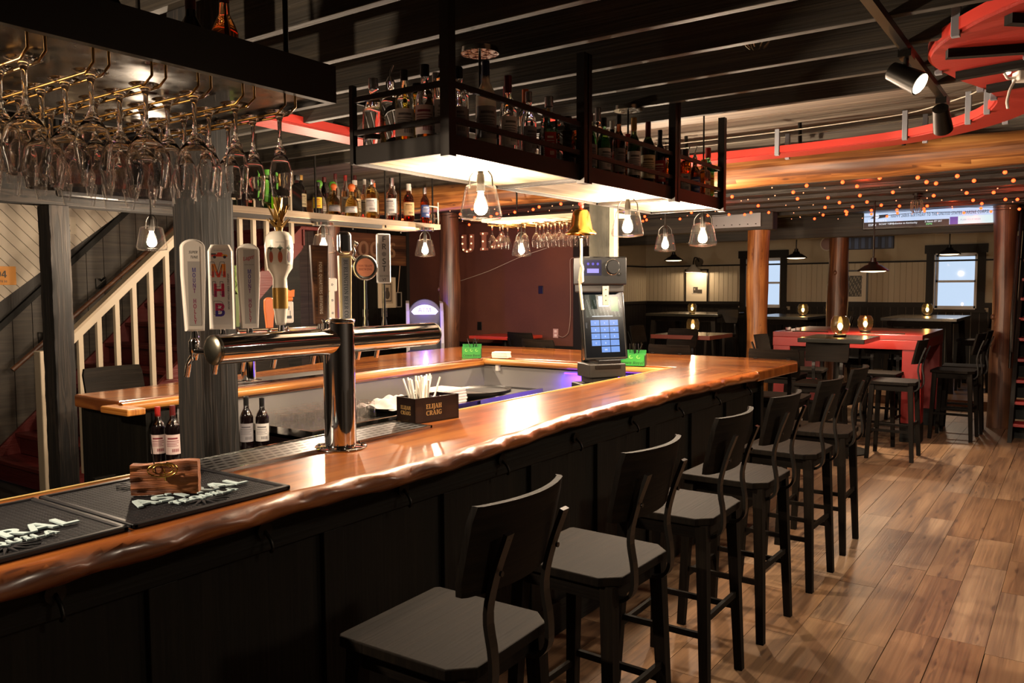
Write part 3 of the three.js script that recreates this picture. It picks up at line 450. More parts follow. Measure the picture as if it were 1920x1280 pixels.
// green napkin caddies
{
  const mk = (p, turn, label, w) => { const t = thing('napkin_caddy', label, 'caddy', p, turn); const d = .13, h = .09, g = mat('#2e8a3c', .4); M('box', [b2(-w / 2, 0, -d / 2, w / 2, .006, d / 2), b2(-w / 2, 0, -d / 2, -w / 2 + .006, h, d / 2), b2(w / 2 - .006, 0, -d / 2, w / 2, h * .9, d / 2), b2(-w / 2, 0, -d / 2, w / 2, h + .02, -d / 2 + .006), b2(-w / 2, 0, d / 2 - .006, w / 2, h, d / 2), b2(-w / 2, 0, -.01, w / 2, h, -.004)], g, t);
    M('print', plane(w - .006, h - .006, 0, h / 2, d / 2 + .0006), printMat(textTex(320, 170, '#3f9c3f', (g) => { g.strokeStyle = '#9fd86a'; g.lineWidth = 9; for (const x of [70, 160, 250]) { g.beginPath(); g.arc(x, 40, 20, .4, 4.6); g.stroke(); } g.fillStyle = '#17361c'; g.font = 'italic bold 58px serif'; g.fillText('Crown Royal', 160, 130, 300); })), t);
    M('side_panel', b2(w / 2 + .0002, .004, -d / 2 + .004, w / 2 + .002, h * .86, d / 2 - .004), mat('#1b2a1f', .4), t); return t; };
  mk([-4.2, BT, -5.36], .62, 'green napkin caddy in the inner corner of the bar', .16);
  mk([-2.76, BT, -5.47], .35, 'green napkin caddy beside the till post', .2);
  for (const [p, n] of [[[-4.2, BT + .01, -5.36], 5], [[-2.76, BT + .01, -5.47], 6]]) for (let k = 0; k < n; k++) { const s = M('stirrer', rod([rr(-.05, .05), 0, rr(-.05, 0)], [rr(-.08, .08), .15, rr(-.07, .02)], .003, 6), mt.blackPlastic); tag(s, n === 5 ? 'black stirrer in the corner napkin caddy' : 'black stirrer in the napkin caddy by the post', 'stirrer', n === 5 ? 'stirrers in the corner caddy' : 'stirrers in the post caddy'); s.position.set(...p); }
  const c = thing('napkin_stack', 'stack of white napkins beside the corner caddy', 'napkins', [-3.98, BT, -5.48], .3); for (let k = 0; k < 4; k++) M('napkin', rb(.14, .012, .1, .004, rr(-.003, .003), .006 + k * .0125, rr(-.003, .003)), mt.paper, c);
}
// ---------------------------------------------------------------- second tap tower on the back run
{
  const t = thing('back_beer_tower', 'chrome beer tower with four handles on the back run of the bar', 'beer tower', [-4.3, BT, -3.2]);
  M('flange', lathe([[.001, 0], [.08, 0], [.08, .01], [.055, .014], [.001, .016]], 30), mt.chrome, t); M('column', cy(.045, .045, .26, 0, .14, 0, 30), mt.chrome, t);
  const a = cy(.04, .04, .95, 0, 0, 0, 30); a.rotateX(PI / 2); M('arm', a.translate(0, .29, -.22), mt.chrome, t);
  const F = (z, g, m, l) => { faucet(t, .04, .29, z, 1); const h = M('tap_handle', g, m, t, l); h.position.set(.115, .345, z); h.rotation.y = 1.2; return h; };
  F(-.08, paddle(.03, .05, .18, .03), mat('#c96a35', .4), 'narrow orange handle');
  let h = F(-.22, [rb(.075, .14, .05, .012, 0, .09, 0)], handleWhite, 'white jug-shaped handle with an orange crown'); M('crown', [rb(.07, .028, .05, .01, 0, .175, 0), ext([[-.042, 0], [.042, 0], [.045, .045], [.025, .035], [.0, .048], [-.025, .035], [-.045, .045]], .045).translate(0, .188, -.022)], mat('#d9701c', .4), h); M('print', plane(.05, .1, 0, .09, .026), printMat(textTex(120, 220, '#ddd5ca', (g) => { g.fillStyle = '#8a8a90'; g.fillRect(20, 30, 60, 50); g.fillStyle = '#3b3f4c'; g.fillRect(30, 160, 80, 40); g.fillStyle = '#30343c'; g.fillRect(84, 90, 10, 80); })), h);
  h = F(-.48, [rb(.05, .29, .025, .006, 0, .16, 0)], mat('#d9cf1d', .4), 'bright yellow slab handle'); M('print', plane(.026, .2, 0, .15, .0132), printMat(textTex(64, 400, '#d9cf1d', (g) => { stack(g, 'FLAT', 32, 90, 60, 'bold 44px sans-serif', '#5b5a22'); })), h);
  h = F(-.6, [rb(.035, .22, .025, .006, 0, .12, 0), rb(.075, .09, .03, .01, 0, .265, 0)], handleWhite, 'white T-shaped handle with dark flowers'); M('print', plane(.03, .27, 0, .17, .0155), printMat(textTex(64, 560, '#d3ccc2', (g) => { g.fillStyle = '#33373f'; for (const y of [80, 300, 480]) for (let k = 0; k < 5; k++) { g.beginPath(); g.ellipse(32 + Math.cos(k * 1.257) * 12, y + Math.sin(k * 1.257) * 12, 8, 5, k * 1.257, 0, 7); g.fill(); } })), h);
  const leaf = M('tap_handle', [rb(.03, .2, .02, .006, 0, .11, 0)], mat('#5b6b34', .5), t, 'green hop-cone handle'); leaf.position.set(.115, .345, .16); leaf.rotation.y = 1.2; const sc = []; for (let r = 0; r < 5; r++) for (let k = 0; k < 6; k++) { const g = ext([[-.02, 0], [0, -.035], [.02, 0], [0, .022]], .004); g.rotateX(-.25); g.translate(0, .24 + r * .03, .04 - Math.abs(r - 1) * .007); g.rotateY(k / 6 * 6.283 + r * .52); sc.push(g); } M('hop_scale', sc, mat('#7c9346', .5), leaf); faucet(t, .04, .29, .16, 1);
  const d = thing('back_drip_tray', 'perforated steel drip tray along the back run of the bar', 'tray', [0, BT, 0]); M('grille', b2(-4.17, .001, -2.8, -4.4, .008, -3.9, 2), mat('#8d8a86', .3, { metalness: .9 }), d); M('rim', b2(-4.15, .0, -2.8, -4.165, .012, -3.9), mt.steel, d);
}
// ---------------------------------------------------------------- bar stools (front of the seat is -z, backrest at +z)
function makeStool() {
  const t = thing('bar_stool', 'x', 'bar stool'); const S = .75, w = .205;
  M('seat', muv(ext([[-w + .01, -w], [w - .01, -w], [w, -w + .01], [w, w - .055], [w - .05, w], [-w + .05, w], [-w, w - .055], [-w, -w + .01]].map(p => [p[0], -p[1]]), .022, .004).rotateX(-PI / 2).translate(0, S - .026, 0), 0, 1.3), mt.stool, t);
  M('apron', [bx(.32, .055, .018, 0, S - .06, -.165, 0), bx(.32, .055, .018, 0, S - .06, .165, 0), bx(.018, .055, .32, -.165, S - .06, 0, 2), bx(.018, .055, .32, .165, S - .06, 0, 2)], mt.stool, t);
  for (const sx of [-1, 1]) for (const sz of [-1, 1]) M('leg', taper([sx * .168, S - .03, sz * .168], [sx * .198, 0, sz * .198], .046, .034, sx + sz * 2), mt.stool, t);
  const at = y => .168 + .03 * (S - .03 - y) / (S - .03);
  for (const [y, k] of [[.24, -1], [.34, 1]]) M('stretcher', bx(2 * at(y), .024, .016, 0, y, k * at(y), 0), mt.stool, t);
  for (const k of [-1, 1]) M('stretcher', bx(.016, .024, 2 * at(.28), k * at(.28), .28, 0, 2), mt.stool, t);
  for (const k of [-1, 1]) M('upright', ribbon([[k * .13, S - .085, .15], [k * .13, S - .082, .2], [k * .13, S - .05, .232], [k * .13, S + .02, .236], [k * .13, S + .12, .222], [k * .13, S + .22, .243], [k * .13, S + .33, .283]], .03, .012, 22), mt.stoolSteel, t);
  const B = new THREE.BoxGeometry(.405, .225, .018, 18, 6, 1), p = B.attributes.position;
  for (let i = 0; i < p.count; i++) { const x = p.getX(i), y = p.getY(i); let xx = x; const cr = Math.max(0, Math.abs(y) - .09) / .0225; if (Math.abs(x) > .2) xx = x - Math.sign(x) * cr * .012; const yy = y + .2875; p.setXYZ(i, xx, S + yy, p.getZ(i) + .252 + (y) * .22 - x * x * 1.15); }
  B.computeVertexNormals(); M('backrest', muv(toCreasedNormals(B, .6), 0, 4), mt.stool, t);
  const sc = []; for (const k of [-1, 1]) for (const y of [.23, .32]) { const c = cy(.007, .007, .006, 0, 0, 0, 8); c.rotateX(PI / 2); sc.push(c.translate(k * .13, S + y, .262 + (y - .2875) * .22 + .012)); } M('bolt', sc, mt.darkSteel, t);
  return t;
}
const stool0 = makeStool();
const stoolPos = [];
{
  const SX = -1.36, ws = ['nearest the bar mats', 'second', 'third', 'fourth', 'fifth', 'sixth'];
  const L = ['black wooden bar stool along the bar front, first from the bar mats', 'black wooden bar stool along the bar front, second from the bar mats', 'black wooden bar stool along the bar front, third from the bar mats', 'black wooden bar stool along the bar front, fourth from the bar mats', 'black wooden bar stool along the bar front, fifth from the bar mats', 'black wooden bar stool along the bar front, nearest the bar corner'];
  [-1.63, -2.375, -3.15, -3.85, -4.63, -5.36].forEach((z, i) => { const p = [SX + rr(-.01, .01), 0, z], a = PI / 2 + [.03, .02, -.01, .02, .03, -.03][i]; if (i) dup(stool0, p, a, L[i], 'stools along the bar front'); else { stool0.position.set(...p); stool0.rotation.y = a; tag(stool0, L[0], 'bar stool', 'stools along the bar front'); } });
  // behind the end of the bar (backs to -z) and along the back run (backs to -x)
  dup(stool0, [-2.05, 0, -6.78], PI - .05, 'bar stool tucked behind the bar end beside the orange log column', 'stools behind the bar end');
  dup(stool0, [-2.95, 0, -6.8], PI + .04, 'bar stool tucked behind the bar end near the green napkin caddy', 'stools behind the bar end');
  dup(stool0, [-4.35, 0, -6.85], PI + .1, 'bar stool behind the bar end in front of the maroon wall', 'stools behind the bar end');
  dup(stool0, [-4.97, 0, -2.82], -PI / 2 - .05, 'bar stool at the near end of the back run by the stairs', 'stools along the back run');
  dup(stool0, [-4.98, 0, -3.5], -PI / 2 + .1, 'bar stool on the back run half hidden by the charred post', 'stools along the back run');
  dup(stool0, [-5.12, 0, -4.15], -PI / 2, 'bar stool on the back run behind the second beer tower', 'stools along the back run');
  dup(stool0, [-5.3, 0, -5.05], -PI / 2 + .05, 'bar stool on the back run in front of the log post', 'stools along the back run');
}
// ---------------------------------------------------------------- bottles
const G = (c, d = .05, o = {}) => mat('#ffffff', .02, { transmission: 1, thickness: .06, ior: 1.45, attenuationColor: new THREE.Color(c), attenuationDistance: d, ...o });
const liq = { clear: G('#eef3f2', 1.300), olive: G('#b9a51c', 0.052), amber: G('#b5561a', 0.078), green: G('#1f7a34', 0.078), darkgreen: G('#1c3a1e', 0.052), brown: G('#4a2410', 0.052), gold: G('#e0b85a', 0.104), lime: G('#5de04a', 0.130), blue: G('#1c2f8a', 0.078), frost: mat('#d8d2c0', .35, { transmission: .5, thickness: .05 }), white: mat('#e9e4da', .4), dark: mat('#14100e', .18, { clearcoat: .6 }), wine: mat('#120a0c', .12, { clearcoat: 1 }), yellow: G('#e8d67a', 0.208) };
const capM = { black: mat('#121212', .35), silver: mat('#b9b9bb', .25, { metalness: 1 }), red: mat('#9c1b16', .4), darkred: mat('#5c1414', .4), navy: mat('#1d2748', .4), cork: mat('#a7823f', .7), orange: mat('#d4692a', .5), clear: mt.glass, gold: mat('#b08a4a', .35, { metalness: .6 }), green: mat('#5fae3a', .5), white: mat('#d9d4ca', .5) };
const labM = {}; const labTex = { white: ['#d5d2d0', '#6b6a70'], cream: ['#d8cba4', '#6b5a3a'], grey: ['#8d8a8e', '#55525a'], yellow: ['#e0c62a', '#b3261c'], red: ['#a3281f', '#e6d9c4'], tan: ['#c9a877', '#5a4020'], blue: ['#39518a', '#d7d7dd'], pink: ['#d9c3c0', '#7c2430'] };
for (const k in labTex) { const [b, f] = labTex[k]; labM[k] = printMat(textTex(128, 128, b, (g) => { g.fillStyle = f; g.fillRect(30, 20, 68, 10); g.fillRect(22, 40, 84, 4); g.fillRect(22, 52, 84, 3); g.fillRect(22, 62, 70, 3); g.fillRect(22, 72, 80, 3); for (let i = 0; i < 12; i++) g.fillRect(60 + i * 4, 92, i % 3 ? 2 : 3, 20); }), .6); }
const shapes = { // radius, height, shoulder profile
  std: (r, h) => [[.001, 0], [r * .9, 0], [r, .006], [r, h * .58], [r * .85, h * .66], [.42 * r, h * .76], [.38 * r, h * .9], [.42 * r, h * .905], [.42 * r, h * .94], [.001, h * .94]],
  tall: (r, h) => [[.001, 0], [r * .9, 0], [r, .006], [r, h * .62], [r * .75, h * .7], [.4 * r, h * .78], [.36 * r, h * .93], [.001, h * .94]],
  dome: (r, h) => [[.001, 0], [r * .92, 0], [r, .006], [r, h * .66], [r * .93, h * .73], [.7 * r, h * .79], [.4 * r, h * .82], [.4 * r, h * .94], [.001, h * .94]],
  square: (r, h) => [[.001, 0], [r * .95, 0], [r, .004], [r, h * .7], [r * .9, h * .73], [.42 * r, h * .78], [.42 * r, h * .92], [.001, h * .93]],
  squat: (r, h) => [[.001, 0], [r * .95, 0], [r, .01], [r * 1.02, h * .3], [r * .9, h * .5], [.5 * r, h * .62], [.34 * r, h * .7], [.34 * r, h * .84], [.001, h * .85]],
};
const bottleGeo = {};
function bottle(p, kind, r, h, tint, cap, lab, where, opt = {}) {
  const key = kind + r + h, prof = shapes[kind](r, h); bottleGeo[key] ??= lathe(prof, kind === 'square' ? 4 : 20); if (kind === 'square' && !bottleGeo[key].sq) { const g = toCreasedNormals(bottleGeo[key], .5); g.rotateY(PI / 4); bottleGeo[key] = clean(g); bottleGeo[key].sq = 1; }
  const tn = { clear: 'clear', olive: 'olive-yellow', amber: 'amber', green: 'green', darkgreen: 'dark green', brown: 'brown', gold: 'golden', lime: 'bright lime', blue: 'deep blue', frost: 'frosted', white: 'white', dark: 'black', wine: 'dark wine', yellow: 'pale yellow' }[tint];
  const t = thing('bottle', `${tn} ${({ std: 'round', tall: 'slim', dome: 'domed', square: 'square', squat: 'squat' })[kind]} bottle with ${cap === 'darkred' ? 'dark red' : cap} ${opt.ball ? 'ball stopper' : opt.pour ? 'pourer' : 'cap'}${lab ? `, ${lab} label,` : ''} ${where[0]}`, 'bottle', p, opt.turn ?? rr(.3, 1.3), where[1]);
  M('body', bottleGeo[key], liq[tint], t); const nr = prof[prof.length - 2][0] * 1.08, ny = prof[prof.length - 1][1];
  if (opt.ball) M('stopper', [clean(new THREE.SphereGeometry(nr * 1.5, 14, 10)).translate(0, ny + nr * 1.1, 0), cy(nr, nr, h * .06, 0, ny - h * .02, 0, 14)], capM[cap], t);
  else if (opt.pour) { M('pourer', [cy(nr * .5, nr, .02, 0, ny + .01, 0, 12), tube([[0, ny + .015, 0], [.002, ny + .04, 0], [.012, ny + .065, 0]], .0035, 8, 6)], mt.chrome, t); }
  else M('cap', lathe([[.001, h * 1.0], [nr * .95, h * 1.0], [nr, h * .99], [nr, ny - h * (opt.long ?? .07)], [nr * .8, ny - h * (opt.long ?? .07)]], 16), capM[cap], t);
  if (lab) { const ring = kind === 'square' ? (() => { const gs = []; for (let k = 0; k < 2; k++) { const q = plane(r * 1.2, h * .36, 0, h * .32, r * .7071 + .0008); q.rotateY(k * PI / 2); gs.push(q); } return gs; })() : [clean(new THREE.CylinderGeometry(r + .0008, r + .0008, h * .34, 20, 1, true, -1.3, 2.6)).translate(0, h * .34, 0)]; if (kind === 'squat') ring[0] = clean(new THREE.CylinderGeometry(r * 1.0, r * 1.035, h * .2, 20, 1, true, -1.2, 2.4)).translate(0, h * .22, 0); M('label', ring, labM[lab], t); }
  return t;
}
// ---------------------------------------------------------------- hanging bottle shelf over the front bar
const SH = 2.13, SXF = -1.857, SXB = -2.34, KS = .87;
const shelfPaint = mat('#211c17', .5, { metalness: .3 });
const shelfBoard = mat('#ffffff', .5, { map: rep(woodTex(41, 0x6a5d4a, 0x8a7d68, 0xa09480, { fx: 2, fy: 8, knots: 3 }), .7, 1.2) });
{
  const zs = [-2.245, -3.2, -4.18, -4.89];
  for (let u = 0; u < 3; u++) {
    const za = zs[u] - (u ? .015 : 0), zb = zs[u + 1] + (u < 2 ? .015 : 0), t = thing('bottle_shelf', ['hanging black steel bottle shelf bay with the yellow bottle in it', 'hanging black steel bottle shelf bay, the middle of three', 'hanging black steel bottle shelf bay nearest the bar corner'][u], 'shelf', [0, 0, 0], 0, 'hanging bottle shelf bays');
    M('board', [b2(SXB + .02, SH + .012, za - .02, SXF - .02, SH + .034, zb + .02, 2, u)], shelfBoard, t, 'pale wooden shelf board');
    const b = .035;
    M('tray_frame', [b2(SXF - b * .3, SH, za, SXF, SH + .07, zb), b2(SXB, SH, za, SXB + b * .3, SH + .07, zb), b2(SXB, SH, za, SXF, SH + .07, za - .012), b2(SXB, SH, zb + .012, SXF, SH + .07, zb)], shelfPaint, t);
    for (const [x, z] of [[SXF, za], [SXF, zb]]) M('hanger_post', [b2(x - .02, SH - .012, z - .02, x + .02, JB + .05, z + .02)], shelfPaint, t);
    for (const [x, z] of [[SXB, za], [SXB, zb]]) M('back_post', [b2(x, SH, z - .012, x + .018, SH + .3, z + .012)], shelfPaint, t);
    for (const y of [.12, .245]) { M('guard_rail', bx(.014, .02, Math.abs(zb - za), SXF, SH + y, (za + zb) / 2), shelfPaint, t); M('guard_rail', bx(.012, .02, Math.abs(zb - za), SXB + .01, SH + y, (za + zb) / 2), shelfPaint, t); for (const z of [za, zb]) M('guard_rail', bx(SXF - SXB, .02, .014, (SXF + SXB) / 2, SH + y, z), shelfPaint, t); }
  }
  const y = SH + .035, W1 = ['in the bay nearest the glass rack', 'bottles in the first hanging bay'], W2 = ['in the middle hanging bay', 'bottles in the middle hanging bay'], W3 = ['in the bay by the bar corner', 'bottles in the last hanging bay'];
  const e = -2.31;
  bottle([-2.285, y, e], 'std', .043, .3, 'clear', 'silver', null, W1, { ball: false }); bottle([-2.215, y, e - .09], 'std', .042, .25, 'olive', 'black', null, W1); bottle([-2.195, y, e - .0], 'dome', .042, .29, 'clear', 'silver', null, W1, { pour: true });
  bottle([-2.12, y, e - .07], 'std', .045, .27, 'olive', 'black', null, W1); bottle([-2.105, y, e + .02], 'tall', .036, .3, 'clear', 'black', 'white', W1); bottle([-2.02, y, e], 'std', .037, .31, 'clear', 'black', 'pink', W1); bottle([-1.925, y, e - .0], 'square', .05, .33, 'clear', 'black', 'grey', W1);
  const row = [[-2.74, 'std', .034, .3, 'clear', 'black', 'grey', W1], [-2.83, 'dome', .046, .33, 'clear', 'black', 'grey', W1], [-2.93, 'tall', .042, .36, 'frost', 'navy', 'grey', W1, { long: .13 }], [-3.03, 'dome', .042, .34, 'clear', 'navy', 'white', W1], [-3.1, 'std', .036, .335, 'clear', 'darkred', 'white', W1, { long: .14 }], [-3.2, 'std', .034, .32, 'clear', 'red', 'white', W1, { long: .14 }], [-3.27, 'std', .034, .3, 'clear', 'silver', 'grey', W1], [-3.36, 'tall', .039, .335, 'clear', 'orange', 'white', W1, { long: .14 }], [-3.45, 'square', .045, .31, 'clear', 'silver', 'red', W1], [-3.55, 'std', .036, .28, 'darkgreen', 'cork', 'white', W1], [-3.62, 'square', .04, .25, 'brown', 'black', null, W1],
    [-3.77, 'std', .036, .28, 'darkgreen', 'black', 'grey', W2], [-3.86, 'std', .034, .3, 'green', 'black', 'grey', W2], [-3.94, 'square', .044, .29, 'clear', 'silver', 'grey', W2], [-4.01, 'std', .036, .3, 'green', 'black', 'white', W2], [-4.09, 'dome', .038, .37, 'clear', 'silver', 'white', W2, { long: .12 }], [-4.19, 'tall', .034, .34, 'brown', 'black', 'grey', W2], [-4.26, 'tall', .034, .33, 'dark', 'white', 'white', W2], [-4.38, 'std', .036, .355, 'darkgreen', 'gold', 'white', W2, { long: .12 }], [-4.46, 'std', .034, .29, 'brown', 'red', null, W2], [-4.57, 'tall', .04, .36, 'darkgreen', 'darkred', 'cream', W2, { long: .16 }], [-4.66, 'std', .034, .27, 'darkgreen', 'black', 'cream', W2], [-4.74, 'tall', .034, .34, 'dark', 'black', 'red', W2],
    [-4.9, 'std', .034, .26, 'amber', 'black', 'white', W3], [-4.97, 'std', .034, .31, 'green', 'silver', null, W3, { pour: true }], [-5.05, 'std', .036, .27, 'amber', 'orange', 'red', W3], [-5.13, 'square', .046, .28, 'amber', 'black', 'white', W3], [-5.22, 'std', .036, .3, 'amber', 'black', 'tan', W3], [-5.3, 'std', .034, .27, 'brown', 'silver', 'blue', W3, { pour: true }], [-5.37, 'tall', .034, .29, 'gold', 'black', 'cream', W3, { pour: true }], [-5.46, 'square', .044, .26, 'amber', 'gold', 'cream', W3]];
  row.forEach(([z, k, r, ...a], i) => bottle([i % 2 ? -1.988 : -1.918, y, z * KS], k, r * .94, ...a));
  bottle([-1.93, y, -4.845], 'std', .038, .345, 'green', 'red', 'yellow', W3, { long: .12, turn: .9 });
  // second row behind
  let z = -2.45; while (z > -4.8) { if (Math.min(Math.abs(z + 3.2), Math.abs(z + 4.18)) > .06 && Math.min(Math.abs(z + 2.75), Math.abs(z + 4.1)) > .09) { const w = z > -3.2 ? W1 : z > -4.18 ? W2 : W3; bottle([-2.1 + rr(-.02, .02), y, z], ['std', 'tall', 'dome'][rnd() * 3 | 0], .036, [.28, .3, .32][rnd() * 3 | 0], w === W1 ? 'clear' : ['darkgreen', 'amber', 'clear', 'brown'][rnd() * 4 | 0], ['black', 'red', 'silver', 'gold'][rnd() * 4 | 0], ['white', 'grey', 'cream', 'tan'][rnd() * 4 | 0], [w === W1 ? 'behind others nearest the glass rack' : w === W2 ? 'behind others in the middle bay' : 'behind others by the bar corner', w[1]]); } z -= rr(.11, .15); }
}
// ---------------------------------------------------------------- back shelf over the back run
{
  const t = thing('back_bottle_shelf', 'long pale wooden bottle shelf hung on steel rods over the back run', 'shelf'), X0 = -4.75, X1 = -5.2, y = 2.18, ZA = -3.28, ZB2 = -5.62;
  M('board', b2(X1, y, ZA, X0, y + .045, ZB2, 2), mat('#a8a096', .5, { map: rep(tx.pale, .6, 1.8) }), t); M('under_rail', [b2(X0 - .02, y - .03, ZA, X0 - .06, y, -4.9)], shelfPaint, t);
  for (const z of [-3.4, -4.2, -4.95, -5.55]) M('rod', [rod([X0 - .03, y - .02, z], [X0 - .03, DECK, z], .008), rod([X1 + .03, y - .02, z], [X1 + .03, DECK, z], .008)], mt.darkSteel, t);
  M('end_guard', [rod([X0 - .01, y + .045, ZB2 + .02], [X0 - .01, y + .24, ZB2 + .02], .007), rod([X0 - .01, y + .2, ZB2 + .02], [X1, y + .2, ZB2 + .02], .006), rod([X0 - .01, y + .1, ZB2 + .02], [X1, y + .1, ZB2 + .02], .006), rod([X0 - .01, y + .2, ZB2 + .02], [X0 - .01, y + .2, ZB2 + .14], .006)], mat('#b6ab97', .5), t);
  let odd = 0; const W = ['on the back run shelf', 'bottles on the back shelf'], b = (z, ...a) => bottle([odd++ % 2 ? -4.9 : -4.81, y + .046, z], ...a);
  b(-3.57, 'std', .038, .2, 'wine', 'red', null, W); b(-3.68, 'std', .038, .24, 'brown', 'darkred', 'red', W); b(-3.79, 'square', .06, .28, 'lime', 'green', null, W); b(-3.93, 'square', .06, .28, 'blue', 'gold', 'yellow', W); b(-4.05, 'square', .05, .27, 'dark', 'black', null, W); b(-4.16, 'std', .043, .29, 'dark', 'gold', 'cream', W); b(-4.25, 'std', .036, .24, 'dark', 'black', 'yellow', W);
  b(-4.34, 'squat', .055, .26, 'clear', 'green', 'white', W, { ball: true }); b(-4.41, 'squat', .045, .24, 'gold', 'orange', 'grey', W, { ball: true }); b(-4.48, 'squat', .06, .26, 'yellow', 'green', 'white', W, { ball: true }); b(-4.6, 'squat', .055, .25, 'gold', 'orange', 'white', W, { ball: true });
  b(-4.72, 'dome', .05, .31, 'yellow', 'white', 'cream', W); b(-4.82, 'dome', .05, .32, 'yellow', 'silver', 'white', W); b(-4.93, 'dome', .05, .31, 'gold', 'orange', 'tan', W); b(-5.06, 'std', .048, .36, 'clear', 'silver', 'white', W, { long: .14 }); b(-5.17, 'std', .04, .31, 'amber', 'white', 'white', W, { long: .12 }); b(-5.27, 'std', .046, .33, 'amber', 'white', 'tan', W, { long: .12 }); b(-5.38, 'std', .04, .32, 'amber', 'white', 'cream', W, { long: .12 }); b(-5.48, 'std', .04, .32, 'amber', 'silver', 'blue', W, { long: .12 });
  const W2 = ['in the back run shelf rear row', 'bottles in the back row of the back shelf'];
  [[-4.54, 'std', .038, .33, 'wine', 'darkred', null], [-4.66, 'tall', .036, .37, 'clear', 'darkred', 'white'], [-4.77, 'tall', .036, .37, 'clear', 'red', 'white'], [-4.88, 'tall', .036, .38, 'clear', 'darkred', 'pink'], [-4.99, 'tall', .036, .36, 'clear', 'white', 'white'], [-5.1, 'tall', .036, .36, 'clear', 'silver', 'white']].forEach(([z, ...a]) => bottle([-5.06, y + .046, z], ...a, W2));
}
// wine bottles on the floor shelf of the back run
{
  const s = thing('wine_shelf', 'low dark shelf of wine bottles inside the back run', 'shelf'); M('board', b2(-4.04, .70, -2.37, -3.72, .73, -2.995, 2), mt.black, s); M('side', [b2(-4.04, 0, -2.37, -3.72, .7, -2.39, 1), b2(-4.04, 0, -2.975, -3.72, .7, -2.995, 1)], mt.black, s);
  const W = ['on the low bar shelf', 'wine bottles inside the bar'];
  bottle([-3.93, .731, -2.44], 'tall', .038, .31, 'wine', 'darkred', 'pink', W, { long: .2, turn: .9 }); bottle([-4.02, .731, -2.41], 'tall', .038, .3, 'wine', 'red', 'pink', W, { long: .2, turn: .9 }); bottle([-3.9, .731, -2.54], 'tall', .038, .3, 'wine', 'darkred', 'white', W, { long: .2, turn: .9 });
  bottle([-3.85, .731, -2.95], 'tall', .038, .3, 'wine', 'black', 'white', W, { long: .2, turn: .8 }); bottle([-3.9, .731, -2.88], 'tall', .038, .31, 'wine', 'black', 'grey', W, { long: .2, turn: .8 }); bottle([-3.94, .731, -2.76], 'tall', .038, .31, 'wine', 'navy', 'white', W, { long: .2, turn: .8 });
}
// ---------------------------------------------------------------- glass rack at the near end
const gobletGeo = (R, H, sh = 1) => { const b = H * .42; return [
  lathe([[.001, 0], [.033, 0], [.036, .0015], [.03, .004], [.011, .010], [.0056, .026], [.0045, b * .7], [.0062, b * .92], [.014, b + .008], [.001, b + .012]], 24),
  lathe([[.001, b + .006], [.014, b + .008], [R * .5, b + .024 * sh], [R * .8, b + .046 * sh], [R * .97, b + .078 * sh], [R, b + .09 * sh], [R * .96, H - .045], [R * .8, H], [R * .8 - .0012, H], [R * .96 - .0014, H - .045], [R - .0014, b + .09 * sh], [R * .97 - .0014, b + .078 * sh], [R * .8 - .0014, b + .048 * sh], [R * .5, b + .027 * sh], [.001, b + .014]], 28)]; };
const gobs = { big: gobletGeo(.048, .235, .9), mid: gobletGeo(.039, .215, .75), flute: gobletGeo(.03, .225, .8) };
function goblet(kind, name, label, group, p, thin) { const t = thing(name, label, 'glass', p, 0, group); t.rotation.x = PI; M('stem', gobs[kind][0], mt.glass, t); M('bowl', gobs[kind][1], thin ? mt.thinGlass : mt.glass, t); return t; }
